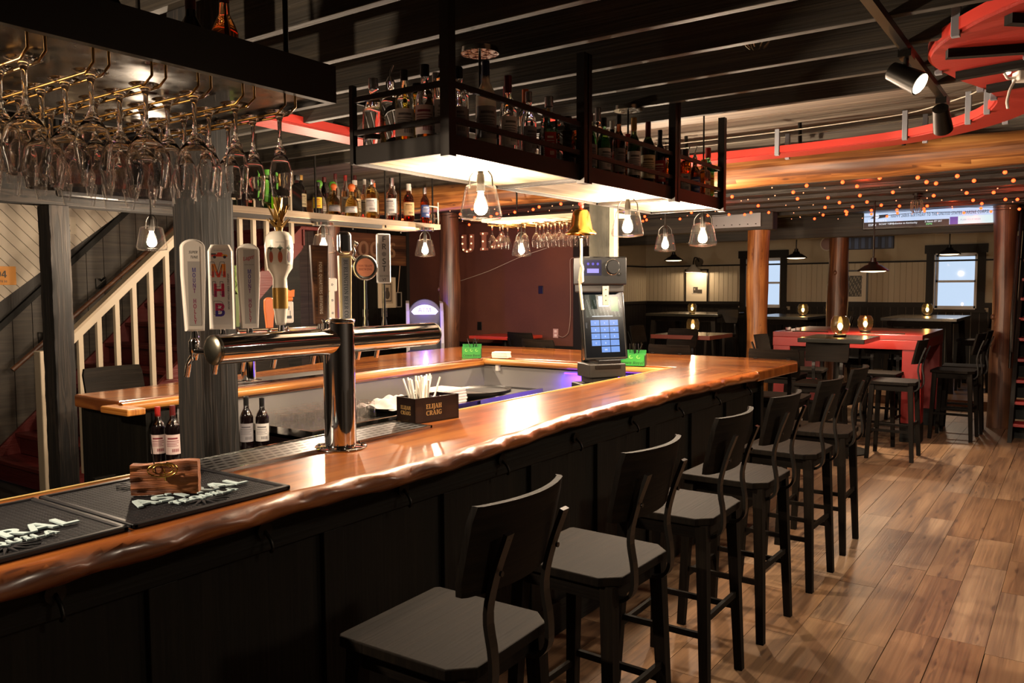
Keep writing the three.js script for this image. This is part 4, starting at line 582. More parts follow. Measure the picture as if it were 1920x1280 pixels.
{
  const t = thing('glass_rack', 'dark overhead rack with brass rails holding wine glasses', 'rack'), y = 2.16, XF = -1.70, XB2 = -2.52, ZE = -1.575;
  M('fascia', b2(XF - .022, y, .9, XF, y + .1, ZE, 2), shelfPaint, t); M('end_board', b2(XB2, y, ZE, XF - .022, y + .1, ZE + .022), shelfPaint, t); M('panel', b2(XB2, y + .012, .9, XF - .022, y + .03, ZE + .022, 2), mat('#4a4137', .3, { metalness: .75, roughnessMap: rep(smear, 2, 2) }), t, 'dull metal underside'); M('back_board', b2(XB2, y, .9, XB2 + .022, y + .1, ZE, 2), shelfPaint, t);
  for (const [hx, hz] of [[XF - .06, ZE + .12], [XB2 + .06, ZE + .12], [XF - .06, -.2]]) M('hanger_rod', rod([hx, y + .08, hz], [hx, DECK, hz], .007), mt.darkSteel, t);
  const zs = [-.675, -.805, -.936, -1.068, -1.185, -1.31, -1.44];
  for (const z of zs) for (const s of [-1, 1]) M('rail', [tube([[XF - .03, y + .012, z + s * .017], [XF - .03, y - .028, z + s * .017], [XF - .045, y - .042, z + s * .017], [XF - .1, y - .044, z + s * .017], [XB2 + .05, y - .044, z + s * .017]], .0032, 20, 8), bx(.012, .004, .012, XF - .03, y + .01, z + s * .017)], mt.brassDark, t);
  for (const z of zs) M('rail_plate', rb(.02, .004, .055, .002, XF - .03, y + .009, z), mt.brassDark, t);
  const proto = {};
  zs.forEach((z, i) => { const n = 6; for (let k = 0; k < n; k++) { const kind = i === 5 && k < 3 ? 'flute' : i === 6 ? (k < 2 ? 'flute' : 'mid') : (i + k) % 3 === 2 ? 'mid' : 'big'; const p = [XF - .075 - k * .112 - (i % 2) * .012, y - .036, z]; if (p[0] < XB2 + .06) continue;
    const th = k > 2, pk = kind + th; if (!proto[pk]) proto[pk] = goblet(kind, { big: 'wine_glass', mid: 'wine_glass', flute: 'champagne_flute' }[kind], { big: 'large clear wine glass hanging upside down in the brass rails', mid: 'medium clear wine glass hanging upside down in the brass rails', flute: 'slim clear champagne flute hanging upside down in the brass rails' }[kind], 'glasses hanging in the near rack', p, th);
    else { const c = dup(proto[pk], p, 0); c.rotation.x = PI; } } });
  const W = ['on top of the glass rack', 'bottles on top of the glass rack']; bottle([-2.1, y + .03, -1.17], 'std', .038, .29, 'dark', 'cork', 'cream', W); bottle([-2.1, y + .03, -1.4], 'tall', .038, .3, 'wine', 'darkred', 'pink', W, { long: .1 }); bottle([-2.07, y + .03, -1.49], 'tall', .038, .33, 'amber', 'darkred', 'pink', W, { long: .06 });
}
// far rack over the bar end
{
  const t = thing('far_glass_rack', 'pale overhead rack of hanging glasses over the bar end', 'rack'), y = 2.25;
  M('board', b2(-4.5, y, -5.9, -3.25, y + .03, -6.35, 0), mat('#ffffff', .5, { map: rep(tx.pale, .6, 1.8) }), t); for (const x of [-4.4, -3.4]) M('hanger', rod([x, y, -6.32], [x, DECK, -6.32], .008), mt.darkSteel, t);
  for (let x = -4.43; x < -3.3; x += .12) for (const s of [-1, 1]) M('rail', rod([x + s * .015, y - .03, -5.92], [x + s * .015, y - .03, -6.32], .003, 6), mt.brass, t);
  let f = null; for (let i = 0; i < 10; i++) for (let k = 0; k < 3; k++) { const p = [-4.43 + i * .12, y - .022, -5.97 - k * .12]; if (Math.hypot(p[0] + 4.19, p[2] + 6.09) < .13) continue; if (!f) f = goblet('mid', 'hanging_glass', 'clear glass hanging upside down over the bar end', 'glasses hanging over the bar end', p, true); else { const c = dup(f, p, 0); c.rotation.x = PI; } }
}
// ---------------------------------------------------------------- glass pendants
const bulbGlow = mat('#fff6e6', .3, { emissive: '#ffeacb', emissiveIntensity: 16 });
const glassThin = mat('#ffffff', .01, { transmission: 1, thickness: 0, ior: 1.45 });
const pendGeo = lathe([[.022, .13], [.03, .128], [.06, .12], [.064, .115], [.088, 0], [.084, -.014], [.05, -.02], [.05, -.022], [.086, -.016], [.0905, 0], [.066, .117], [.061, .123], [.03, .131], [.022, .133]], 30);
const PEND = 9.5;
function pendant(x, y, z, top, label, group, I = PEND) { // y = middle of the glass; bulb at y
  const t = thing('glass_pendant', label, 'pendant lamp', [x, y - .06, z], 0, group);
  M('glass_shade', pendGeo, glassThin, t); M('yoke', tube([[-.062, .118, 0], [-.058, .16, 0], [-.03, .19, 0], [0, .198, 0], [.03, .19, 0], [.058, .16, 0], [.062, .118, 0]], .0035, 20, 6), mt.darkSteel, t);
  M('socket', [cy(.016, .018, .07, 0, .135, 0, 16), cy(.008, .014, .03, 0, .185, 0, 12)], mt.darkSteel, t); M('stem', rod([0, .19, 0], [0, top - y + .06, 0], .0055), mt.darkSteel, t);
  M('canopy', cy(.078, .08, .022, 0, top - y + .06 - .011, 0, 28), mt.steel, t);
  const b = M('bulb', lathe([[.001, .0], [.014, .002], [.026, .014], [.03, .03], [.026, .048], [.015, .07], [.012, .095], [.001, .096]], 20), bulbGlow, t);
  const L = new THREE.PointLight(0xffe4c4, I, 0, 2); L.position.set(0, .032, 0); L.castShadow = true; L.shadow.radius = 1.4; b.add(L); return t;
}
pendant(-2.1, 2.02, -2.75, JB + .01, 'glass pendant lamp through the hanging bay with the yellow bottle', 'pendants under the hanging bottle shelf');
pendant(-2.1, 2.015, -4.1, JB + .01, 'glass pendant lamp under the middle bottle bay beside the bell', 'pendants under the hanging bottle shelf');
pendant(-2.03, 1.995, -5.02, DECK - .005, 'glass pendant lamp under the end of the bottle bay by the bar corner', 'pendants under the hanging bottle shelf');
pendant(-4.72, 1.975, -2.83, JB + .01, 'glass pendant lamp under the back shelf in front of the stairs', 'pendants over the back run', 5.5);
pendant(-4.725, 2.0, -4.22, 2.152, 'glass pendant lamp under the back shelf in front of the log post', 'pendants over the back run', 5.5);
pendant(-4.725, 2.012, -5.38, 2.18, 'glass pendant lamp at the far end of the back shelf', 'pendants over the back run', 5.5);
pendant(-2.64, 2.0, -.25, DECK - .005, 'glass pendant lamp beside the glass rack over the bar mats', 'pendants over the front bar', 13);
pendant(-2.9, 2.035, -6.35, C2 + .3, 'glass pendant lamp over the bar end in front of the framed pictures', 'pendants over the bar end');
pendant(-4.19, 2.02, -6.09, 2.25, 'glass pendant lamp glowing among the glasses of the far rack', 'pendants over the bar end');
// ceiling track with spotlights
{
  const t = thing('track_light', 'black ceiling track with adjustable spotlight heads', 'track light'); M('rail', b2(-.65, JB - .03, .8, -.615, JB, -4.9, 2), mt.darkSteel, t);
  const head = (z, tx0, ty, tz, I, ang) => { const P = [-.632, JB - .13, z], d = v3([tx0, ty, tz]).sub(v3(P)).normalize(); const e = v3(P).addScaledVector(d, .07), b = v3(P).addScaledVector(d, -.07);
    const h = M('spot_head', [rod(b.toArray(), e.toArray(), .038, 20, .048), rod([-.632, JB - .03, z], P, .01), bx(.05, .03, .09, -.632, JB - .04, z)], mt.darkSteel, t); const f = clean(new THREE.CircleGeometry(.042, 24)); f.applyQuaternion(new THREE.Quaternion().setFromUnitVectors(new THREE.Vector3(0, 0, 1), d)); f.translate(...v3(P).addScaledVector(d, .071).toArray()); M('lens', f, mat('#fff6e6', .3, { emissive: '#ffe6c2', emissiveIntensity: 22 }), h);
    const s = new THREE.SpotLight(0xffead2, I, 0, ang, .55, 2); s.position.copy(v3(P).addScaledVector(d, .085)); s.target.position.set(tx0, ty, tz); s.castShadow = true; s.shadow.radius = 2; scene.add(s, s.target); };
  head(-3.72, .9, 1.5, -3.3, 40, .7); head(-1.85, -.2, .6, -.6, 14, .6); head(-4.75, -.6, .1, -7.6, 32, .55);
}
// recessed ceiling downlights over the walkway
{
  let k = 0; for (const z of [-1.6, -4.2, -6.1]) { const t = thing('ceiling_downlight', 'round white ceiling downlight over the walkway, ' + ['near the entrance', 'halfway along', 'by the log beam'][k++], 'downlight', [1.15, DECK - .25, z]); M('trim_ring', lathe([[.055, 0], [.08, 0], [.08, .03], [.055, .03], [.055, 0]], 24), mt.white, t); M('stem', cy(.012, .012, .22, 0, .14, 0), mt.darkSteel, t); M('cup', lathe([[.055, .005], [.05, .06], [.001, .06]], 20), mt.darkSteel, t); M('lens', cy(.052, .052, .004, 0, .012, 0, 20), mat('#fff2dd', .3, { emissive: '#ffe9cc', emissiveIntensity: 8 }), t);
    const L = new THREE.SpotLight(0xffe8cc, z > -2 ? 9 : 22, 0, 1.15, .9, 2); L.position.set(0, -.01, 0); L.target.position.set(-.35, -1, 0); L.castShadow = true; L.shadow.radius = 3; t.add(L, L.target); }
}
// far room shaded pendants
const shadeGlow = mat('#fff2dd', .4, { emissive: '#ffe2b8', emissiveIntensity: 5 });
function shade(x, y, z, r, label, top) {
  const t = thing('shade_pendant', label, 'pendant lamp', [x, y, z], 0, 'black shade pendants in the far room');
  M('shade', lathe([[r, 0], [r * .98, .012], [r * .55, r * .38], [r * .32, r * .46], [r * .3, r * .62], [.001, r * .63], [.001, r * .6], [r * .28, r * .59], [r * .3, r * .44], [r * .52, r * .35], [r * .95, .01]], 30), mat('#15110f', .4), t); M('cap', [cy(r * .16, r * .2, r * .3, 0, r * .75, 0, 14)], mat('#15110f', .4), t); M('rod', rod([0, r * .8, 0], [0, top - y, 0], .009), mt.darkSteel, t); M('canopy', cy(.05, .05, .02, 0, top - y - .01, 0, 18), mt.darkSteel, t);
  M('diffuser', lathe([[.001, -.012], [r * .7, -.006], [r * .9, .006], [r * .88, .01], [.001, .01]], 26), shadeGlow, t);
  const L = new THREE.SpotLight(0xffe2c0, 22, 0, 1.35, .8, 2); L.position.set(0, -.03, 0); L.target.position.set(0, -1, 0); L.castShadow = true; L.shadow.radius = 4; t.add(L, L.target); return t;
}
shade(-3.508 * 1.0, 2.075, -12.28, .155, 'black shade pendant over the window table beside the log columns', C3); shade(-1.656, 2.12, -13.6, .155, 'black shade pendant in front of the bright window', C3); shade(-1.82, 1.81, -9.156, .155, 'black shade pendant on a long rod over the red table', C2); shade(-5.51, 2.09, -12.4, .155, 'black shade pendant half hidden behind the bar pendants', C3);
// gooseneck sconce
{
  const t = thing('wall_sconce', 'white gooseneck wall lamp above the framed picture', 'wall lamp', [-6.62, 2.06, ZF]); M('arm', tube([[0, .12, .02], [0, .2, .12], [0, .2, .26], [0, .1, .32], [0, .04, .32]], .014, 20, 8), mt.darkSteel, t); const c = cy(.09, .09, .03, 0, 0, 0, 20); c.rotateX(PI / 2); M('wall_plate', c.translate(0, .12, .02), mat('#4a4237', .5), t); M('shade', lathe([[.17, -.1], [.168, -.09], [.13, -.03], [.06, .02], [.04, .06], [.001, .06], [.001, .05], [.05, .01], [.12, -.035], [.165, -.1]], 28).translate(0, 0, .32), mat('#d8d2c6', .4), t);
  const L = new THREE.PointLight(0xffdcb0, 1.5, 0, 2); L.position.set(0, -.09, .32); L.castShadow = true; const b = M('bulb', clean(new THREE.SphereGeometry(.03, 12, 8)).translate(0, -.05, .32), shadeGlow, t); t.add(L);
}
// ---------------------------------------------------------------- posts at the bar
{
  const ch = (w, h, d, off) => { const g = new THREE.BoxGeometry(w, h, d, 6, 60, 6), p = g.attributes.position; for (let i = 0; i < p.count; i++) { const y = p.getY(i), ex = Math.abs(p.getX(i)) > w / 2 - .001, ez = Math.abs(p.getZ(i)) > d / 2 - .001, n = .0022 * Math.sin(y * 23 + off) + .0015 * Math.sin(y * 61 + off * 2); if (ex && ez) { p.setX(i, p.getX(i) * (1 - .035) + n); p.setZ(i, p.getZ(i) * (1 - .035) + n); } } g.computeVertexNormals(); return muv(g, 1, off); };
  const a = thing('charred_post', 'rough charred black square timber post beside the beer tower', 'post', [-2.66, 0, -1.8], 0); M('timber', ch(.155, DECK - .02, .155, 1).translate(0, (DECK - .02) / 2, 0), mt.barn, a);
  const b = thing('stair_post', 'worn grey-brown timber post in front of the stairs', 'post', [-5.12, 0, -2.44], 0); M('timber', ch(.15, 2.16, .12, 3).translate(0, 1.08, 0), mt.barn, b);
  tag(M('stair_beam', rb(.14, .2, 5.0, .006, -5.12, 2.262, -1.2, 2), mt.barn), 'dark timber beam above the stairs resting on the worn post', 'beam');
}
// ---------------------------------------------------------------- stairs, white balustrade
const ST = s => .17 + .90 * (s - 3.1); // nosing height at distance s along -z
{
  const t = thing('staircase', 'red painted staircase climbing along the left wall', 'stairs'), rise = .19, run = rise / .90; const redS = mat('#521410', .45, { bumpMap: rep(grain, 1, 2), bumpScale: .001 });
  let k = 0; for (let y = rise; y < 2.3; y += rise, k++) { const s = 3.1 + (y - .17) / .90; M('tread', rb(1.42, .035, run + .03, .006, -7.1, y - .0175, -(s + run / 2 - .015), 0, k), redS, t); M('riser', b2(-7.8, y - rise, -s - .01, -6.4, y - .035, -s - .028), redS, t); }
  const str = [[2.98, 0], [3.2, 0], [5.4, ST(5.4) - .2], [5.4, ST(5.4) + .03], [2.98, ST(2.98) + .03]]; M('stringer', ext(str, .04).rotateY(PI / 2).translate(-6.4, 0, 0), redS, t);
  M('wall_stringer', ext(str, .03).rotateY(PI / 2).translate(-7.83, 0, 0), redS, t);
  M('underside', ext([[3.3, 0], [5.4, 0], [5.4, ST(5.4) - .22], [3.3, ST(3.3) - .17]], .02).rotateY(PI / 2).translate(-6.42, 0, 0), mt.black, t);
}
{
  const t = thing('balustrade', 'white painted stair balustrade with square balusters', 'balustrade'), wt = mat('#a89b86', .5); const hr = s => 1.3 + .895 * (s - 3.12);
  M('handrail', bar([-6.32, hr(2.95), -2.95], [-6.32, hr(5.3), -5.3], .06, .07), wt, t); M('handrail_cap', bar([-6.32, hr(2.95) + .045, -2.95], [-6.32, hr(5.3) + .045, -5.3], .09, .02), mat('#8f7f67', .5), t);
  for (let s = 3.02; s < 5.3; s += .148) M('baluster', b2(-6.3, ST(s) + .0, -s + .018, -6.336, hr(s), -s - .018, 1), wt, t);
  M('newel', rb(.1, hr(2.9) + .1, .1, .008, -6.32, (hr(2.9) + .1) / 2, -2.9, 1), wt, t);
  const w = thing('wall_handrail', 'dark wooden handrail fixed to the stair wall', 'handrail'); M('rail', muv(rod([-7.74, 1.5 - .55, -3.28], [-7.74, 2.38, -5.0], .022, 12), 2), mt.logDark, w); for (const s of [3.6, 4.15, 4.7]) M('bracket', [rod([-7.84, ST(s) + .62, -s], [-7.75, ST(s) + .66, -s], .01), bx(.02, .1, .1, -7.83, ST(s) + .6, -s)], mt.darkSteel, w);
}
// licence plates
{
  const mk = (y, z, w, h, tex, label, col) => { const t = thing('licence_plate', label, 'licence plate', [XL + .022, y, z], PI / 2); M('plate', rb(w, h, .004, .0018), mat(col, .4), t); M('print', plane(w - .014, h - .014, 0, 0, .0024), printMat(tex), t); };
  mk(2.262, -3.765, .33, .165, textTex(320, 160, '#cfc4ae', g => { g.fillStyle = '#2a2622'; g.font = 'bold 88px sans-serif'; g.fillText('5', 70, 66); g.fillText('04', 226, 66); g.font = 'bold 26px sans-serif'; g.fillText('SEE', 62, 134); g.fillText('VT. 58', 240, 134); }), 'cream licence plate on the white diagonal boards behind the worn post', '#cfc4ae');
  mk(1.785, -3.24, .29, .165, textTex(300, 160, '#d98f22', g => { g.fillStyle = '#2c2417'; g.font = 'bold 90px sans-serif'; g.fillText('294', 150, 66); g.font = 'bold 26px sans-serif'; g.fillText('STATE 50', 170, 134); }), 'orange licence plate on the white diagonal boards', '#d98f22');
}
// wall television over the stairs side
{
  const t = thing('side_television', 'dark switched-off television hung behind the glass rack', 'television', [-4.95, 2.44, -2.78], PI / 2); M('casing', rb(.8, .48, .05, .02), mt.blackPlastic, t); M('screen', plane(.76, .43, 0, .008, .0256), mat('#050506', .12), t); M('badge', bx(.04, .006, .002, -.02, -.228, .026), mt.steel, t); M('mount', rod([0, .2, -.03], [0, .44, -.03], .015), mt.darkSteel, t);
}
// dark painted corner, signs, picture, cash machine
{
  const s = thing('wooden_sign', 'rustic wooden board with pale raised lettering on the dark wall', 'sign', [XL + .04, 2.18, -7.8], PI / 2); M('board', rb(1.35, .42, .03, .006), mt.logDark, s); const g = new TextGeometry('ROOTS', { font: bold, size: .2, depth: .015, curveSegments: 4 }); g.computeBoundingBox(); g.translate(-g.boundingBox.max.x / 2, -.1, .016); M('lettering', clean(g), mat('#8a674a', .6), s);
  const f = thing('small_picture', 'small cream-matted picture on the dark wall by the cash machine', 'picture', [XL + .03, 1.6, -8.1], PI / 2); M('frame', [rb(.34, .42, .02, .004)], mat('#c9b89a', .5), f); M('print', plane(.22, .3, 0, 0, .0108), printMat(textTex(160, 220, '#a4937a', g => { g.fillStyle = '#4a4036'; g.fillRect(20, 20, 120, 180); g.fillStyle = '#a4937a'; g.fillRect(30, 30, 100, 160); g.fillStyle = '#4a4036'; g.beginPath(); g.ellipse(80, 130, 36, 46, 0, 0, 7); g.fill(); g.fillRect(60, 60, 40, 40); })), f);
  const a = thing('cash_machine', 'tall grey cash machine with a glowing purple top sign', 'cash machine', [-6.5, 0, -7.38], .75); const gm = mat('#3a3a42', .4), w = .42;
  M('cabinet', [rb(w, .86, .45, .02, 0, .43, -.02)], gm, a); M('keypad_shelf', rb(w, .06, .5, .02, 0, .89, .02), gm, a);
  const arch = []; for (let k = 0; k <= 16; k++) { const q = k / 16 * PI; arch.push([Math.cos(q) * .2, 1.3 + Math.sin(q) * .22]); }
  M('hood', ext([...arch, [-.2, .92], [.2, .92]], .2, .01).translate(0, 0, -.2), mat('#302f36', .4), a);
  const side = ext([[-.2, .9], [.14, .9], [.15, 1.0], [.1, 1.2], [.03, 1.38], [-.06, 1.47], [-.2, 1.5]], .03, .006); for (const k of [-1, 1]) { const q = side.clone(); q.rotateY(-PI / 2); M('side_wing', q.translate(k > 0 ? w / 2 + .01 : -w / 2 + .02, 0, 0), mat('#a6a4a6', .35), a); }
  const scr = plane(.2, .15, 0, 0, 0); M('screen', scr.rotateX(-.25).translate(-.01, 1.14, .055), mat('#000', .2, { emissive: '#ffffff', emissiveMap: textTex(128, 96, '#2b3f9a', g => { g.fillStyle = '#7fa0ff'; g.beginPath(); g.ellipse(64, 48, 40, 18, .4, 0, 7); g.fill(); g.fillStyle = '#d5e0ff'; g.fillRect(30, 60, 60, 6); }), emissiveIntensity: 1.2 }), a); M('bezel', [bx(.3, .03, .05, 0, 1.24, .02), bx(.3, .03, .06, 0, 1.045, .05), bx(.05, .2, .04, -.135, 1.14, .035), bx(.05, .2, .04, .125, 1.14, .035)], gm, a);
  const fan = []; for (let k = 0; k <= 10; k++) { const q = .62 + k / 10 * (PI - 1.24); fan.push([Math.cos(q) * .2, 1.26 + Math.sin(q) * .2]); } fan.push([-.13, 1.34], [.13, 1.34]); const fg = ext(fan, .008); { const p = fg.attributes.position, u = fg.attributes.uv; for (let i = 0; i < p.count; i++) u.setXY(i, (p.getX(i) + .17) / .34, (p.getY(i) - 1.34) / .12); } M('top_sign', fg.translate(0, 0, .012), mat('#000', .3, { emissive: '#ffffff', emissiveMap: textTex(256, 96, '#c9bcff', g => { g.fillStyle = '#efeaff'; g.fillRect(24, 10, 208, 80); g.fillStyle = '#7a6fd0'; g.font = 'bold 58px sans-serif'; g.fillText('ATM', 128, 52); }), emissiveIntensity: 2.2 }), a);
  const L = new THREE.PointLight(0x7a55ff, .5, 0, 2); L.position.set(0, 1.4, .24); L.castShadow = true; a.add(L);
  const hook = thing('wall_bracket', 'thin pale cord looped to a small frame on the dark wall', 'cord', [XL + .03, 0, -8.35]); M('cord', tube([[0, 2.15, -.05], [.01, 1.9, 0], [0, 1.6, .03]], .006, 14, 6), mat('#b38f70', .6), hook); M('frame', [bx(.01, .2, .012, 0, 1.5, -.04), bx(.01, .2, .012, 0, 1.5, .06), bx(.01, .012, .11, 0, 1.6, .01), bx(.01, .012, .11, 0, 1.4, .01)], mat('#8f8577', .5), hook);
}
// marquee letters U T A on the maroon wall, string, sockets
{
  const glow = mat('#ffe0c0', .4, { emissive: '#ffc48a', emissiveIntensity: 3 }), pk = mat('#a0695a', .45);
  const mk = (c, x, y, tilt, label) => { const t = thing('marquee_letter', label, 'letter', [x, y, -8.6]); const g = new TextGeometry(c, { font: bold, size: .24, depth: .04, curveSegments: 5 }); g.computeBoundingBox(); const bb = g.boundingBox; g.translate(-(bb.min.x + bb.max.x) / 2, -(bb.min.y + bb.max.y) / 2, .005); g.rotateZ(tilt); M('letter', clean(g), pk, t); const pts = { U: [[-.075, .09], [-.075, 0], [-.06, -.08], [0, -.105], [.06, -.08], [.075, 0], [.075, .09]], I: [[0, .1], [0, 0], [0, -.1]], V: [[-.07, .1], [-.035, 0], [0, -.1], [.04, 0]] }[c] ?? []; const bs = pts.map(([a, b]) => clean(new THREE.SphereGeometry(.011, 8, 6)).translate(a * Math.cos(tilt) - b * Math.sin(tilt), a * Math.sin(tilt) + b * Math.cos(tilt), .05)); M('bulb', bs, glow, t); };
  mk('U', -6.77, 2.25, 0, 'pink marquee letter U with small bulbs on the maroon wall'); mk('I', -6.5, 2.27, 0, 'pink marquee letter I with small bulbs on the maroon wall'); mk('V', -6.26, 2.24, -1.1, 'tilted pink marquee letter half behind the hanging glasses');
  const s = thing('wall_string', 'thin string tied across the maroon wall', 'string'); M('string', tube([[-7.1, 1.75, -8.56], [-6.95, 1.74, -8.55], [-6.4, 1.88, -8.55], [-5.9, 2.05, -8.55], [-5.5, 2.15, -8.55]], .004, 24, 6), mat('#a3968a', .6), s); M('knot', tube([[-7.12, 1.78, -8.56], [-7.05, 1.72, -8.55], [-6.98, 1.76, -8.55], [-7.04, 1.79, -8.55]], .004, 14, 6), mat('#a3968a', .6), s);
  const o = thing('power_socket', 'pale double power socket low on the maroon wall', 'socket', [-5.4, 1.085, -8.6]); M('plate', rb(.075, .115, .008, .003, 0, 0, .004), mat('#b08a84', .4), o); M('outlet', [rb(.035, .03, .004, .002, 0, .025, .009), rb(.035, .03, .004, .002, 0, -.025, .009)], mat('#d8c4bf', .4), o);
  tag(M('wall_cable', tube([[-5.36, 1.06, -8.58], [-5.28, 1.04, -8.57], [-5.2, 1.1, -8.57], [-5.17, 1.3, -8.57], [-5.17, 1.8, -8.57], [-5.17, 2.0, -8.57], [-5.1, 2.02, -8.56]], .005, 40, 6), mat('#8a7268', .6)), 'thin cord running up the maroon wall from the power socket', 'cord');
  tag(M('blank_plate', rb(.07, .1, .01, .003, -5.62, 1.63, -8.595), mt.blackPlastic), 'small black cover plate on the maroon wall', 'cover plate'); tag(M('black_socket', rb(.07, .11, .01, .003, -6.6, 1.15, -8.595), mt.blackPlastic), 'black power socket low on the maroon wall', 'socket');
  const tb = thing('red_side_table', 'low red-topped table against the maroon wall', 'table', [-5.85, 0, -8.15]); M('table_top', rb(.7, .04, .6, .008, 0, 1.05, 0), mat('#a3321e', .35), tb); M('pedestal', [cy(.04, .04, 1.0, 0, .52, 0), cy(.24, .26, .03, 0, .015, 0, 28)], mt.darkSteel, tb);
  const bn = thing('waste_bin', 'black bin with a red rim beside the log post', 'bin', [-6.95, 0, -8.15]); M('drum', cy(.17, .15, 1.1, 0, .55, 0, 24), mt.blackPlastic, bn); M('rim', lathe([[.172, 1.1], [.178, 1.11], [.172, 1.12], [.165, 1.11], [.172, 1.1]], 24), mat('#a8281c', .4), bn);
  dup(stool0, [-5.2, 0, -7.8], PI + .2, 'bar stool standing against the maroon wall', 'stools near the maroon wall');
}
// ---------------------------------------------------------------- till post: grey pole, stereo, screen, printer, bell
{
  const px = -2.70, pz = -4.92, t = thing('till_post', 'rough grey painted post carrying the till at the bar end', 'post', [px, 0, pz]); M('timber', rb(.15, DECK, .15, .006, 0, DECK / 2, 0, 1), mat('#ffffff', .7, { map: rep(noiseTex(55, 0x34322a, 0x5c584b, 4, 12, 5), 2, 1), bumpMap: rep(grain, 2, 1), bumpScale: .002 }), t);
  M('conduit', [b2(.085, .9, .03, .12, 2.2, .08, 1)], mat('#b3a893', .5), t); M('junction_box', rb(.07, .2, .08, .006, .11, 1.6, .06), mat('#b8b09f', .5), t); M('cable', tube([[.1, 1.5, .08], [.13, 1.3, .1], [.1, 1.1, .1], [.09, .95, .1]], .012, 20, 6), mat('#b5ab9a', .5), t); M('black_cable', [tube([[.06, 1.5, .1], [.1, 1.3, .12], [.06, 1.15, .13], [.12, 1.0, .14], [.2, .9, .2]], .005, 24, 6), tube([[.02, 1.3, .1], [.09, 1.2, .13], [.07, 1.1, .12], [.04, .95, .12]], .005, 24, 6)], mt.blackPlastic, t);
  const turn = .95;
  const s = thing('stereo_unit', 'black stereo unit with a round dial and a lit blue display', 'stereo', [px + .11, 1.76, pz + .25], turn); M('case', rb(.33, .18, .12, .01), mt.blackPlastic, s); M('lower_case', rb(.31, .06, .1, .01, .0, -.11, -.01), mat('#1d1b1a', .5), s); M('bezel', bx(.31, .006, .004, 0, .088, .06), mt.steel, s); const d = cy(.042, .045, .02, 0, 0, 0, 28); d.rotateX(PI / 2); M('dial', d.translate(.06, .025, .065), mt.blackPlastic, s); const ri = clean(new THREE.TorusGeometry(.05, .003, 8, 36)); M('dial_ring', ri.translate(.06, .025, .062), mt.chrome, s); M('display', plane(.12, .1, -.08, .02, .0612), mat('#000', .3, { emissive: '#ffffff', emissiveMap: textTex(120, 100, '#14123a', g => { g.fillStyle = '#9d93e8'; g.fillRect(18, 56, 84, 28); g.fillStyle = '#5a50c0'; for (let k = 0; k < 3; k++) { g.beginPath(); g.arc(26 + k * 34, 26, 9, 0, 7); g.fill(); } }), emissiveIntensity: 1.3 }), s); M('button', cy(.009, .009, .008, 0, 0, 0, 14).rotateX(PI / 2).translate(.115, -.02, .062), mt.steel, s);
  const k = thing('bottle_opener', 'white wall-mounted bottle opener plate under the stereo', 'bottle opener', [px + .17, 1.6, pz + .29], turn); M('plate', ext([[-.018, -.06], [.018, -.06], [.02, .06], [-.02, .06]], .006, .002), mat('#8d8678', .5), k); M('screw', [cy(.005, .005, .004, 0, .04, .01).rotateX(0), bx(.006, .006, .01, 0, 0, .006), bx(.006, .006, .01, 0, -.03, .006)], mt.darkSteel, k);
  const p = thing('till_screen', 'upright touch-screen till showing a blue number pad', 'till', [px + .15, 1.19, pz + .25], turn); const tilt = -.16; const til = g => g.rotateX(tilt); M('case', til(rb(.31, .46, .03, .012, 0, .22, 0)), mat('#2a2724', .35), p); M('edge', til(mergeGeometries([bx(.006, .45, .034, .152, .22, 0), bx(.006, .45, .034, -.152, .22, 0)].map(clean))), mt.chrome, p);
  M('screen', til(plane(.285, .43, 0, .22, .0155)), mat('#000', .15, { emissive: '#ffffff', emissiveMap: textTex(380, 570, '#0c0d10', g => { g.fillStyle = '#3c4038'; g.fillRect(20, 20, 340, 200); for (let i = 0; i < 260; i++) { g.fillStyle = ['#1d2018', '#5a6052', '#2c3a22', '#777a70'][i % 4]; g.fillRect(20 + (i * 97 % 340), 60 + (i * 53 % 150), 8, 10); } g.fillStyle = '#b9d4f2'; g.fillRect(150, 36, 96, 92); g.fillStyle = '#3a7a2e'; g.fillRect(270, 40, 70, 130); g.fillStyle = '#dfe6ee'; g.fillRect(80, 208, 200, 6); g.fillStyle = '#7ba0e6'; for (let r = 0; r < 5; r++) for (let c = 0; c < 3; c++) { if (r === 4 && c === 0) continue; g.fillRect(62 + c * 90, 244 + r * 58, 84, 50); } g.fillStyle = '#dfe9ff'; g.font = 'bold 20px sans-serif'; ['1', '2', '3', '4', '5', '6', '7', '8', '9', 'C', '0', '.', '', 'OK', ''].forEach((s, i) => g.fillText(s, 104 + (i % 3) * 90, 270 + (i / 3 | 0) * 58)); g.fillStyle = '#9a9a9a'; g.font = '18px sans-serif'; g.save(); g.translate(22, 290); g.rotate(PI / 2); g.fillText('Clover', 0, 0); g.restore(); }), emissiveIntensity: 1.1 }), p); M('foot', [rb(.16, .03, .2, .006, 0, -.02, -.03), b2(-.04, -.02, -.1, .04, .2, -.05)], mt.blackPlastic, p);
  const pr = thing('receipt_printer', 'black receipt printer below the till screen', 'printer', [px + .12, 1.03, pz + .25], turn); M('case', [rb(.26, .09, .2, .008, 0, .085, 0), rb(.18, .04, .18, .006, -.01, .02, 0)], mat('#26231f', .45), pr); M('slot', bx(.18, .02, .01, 0, .11, .1), mt.darkSteel, pr);
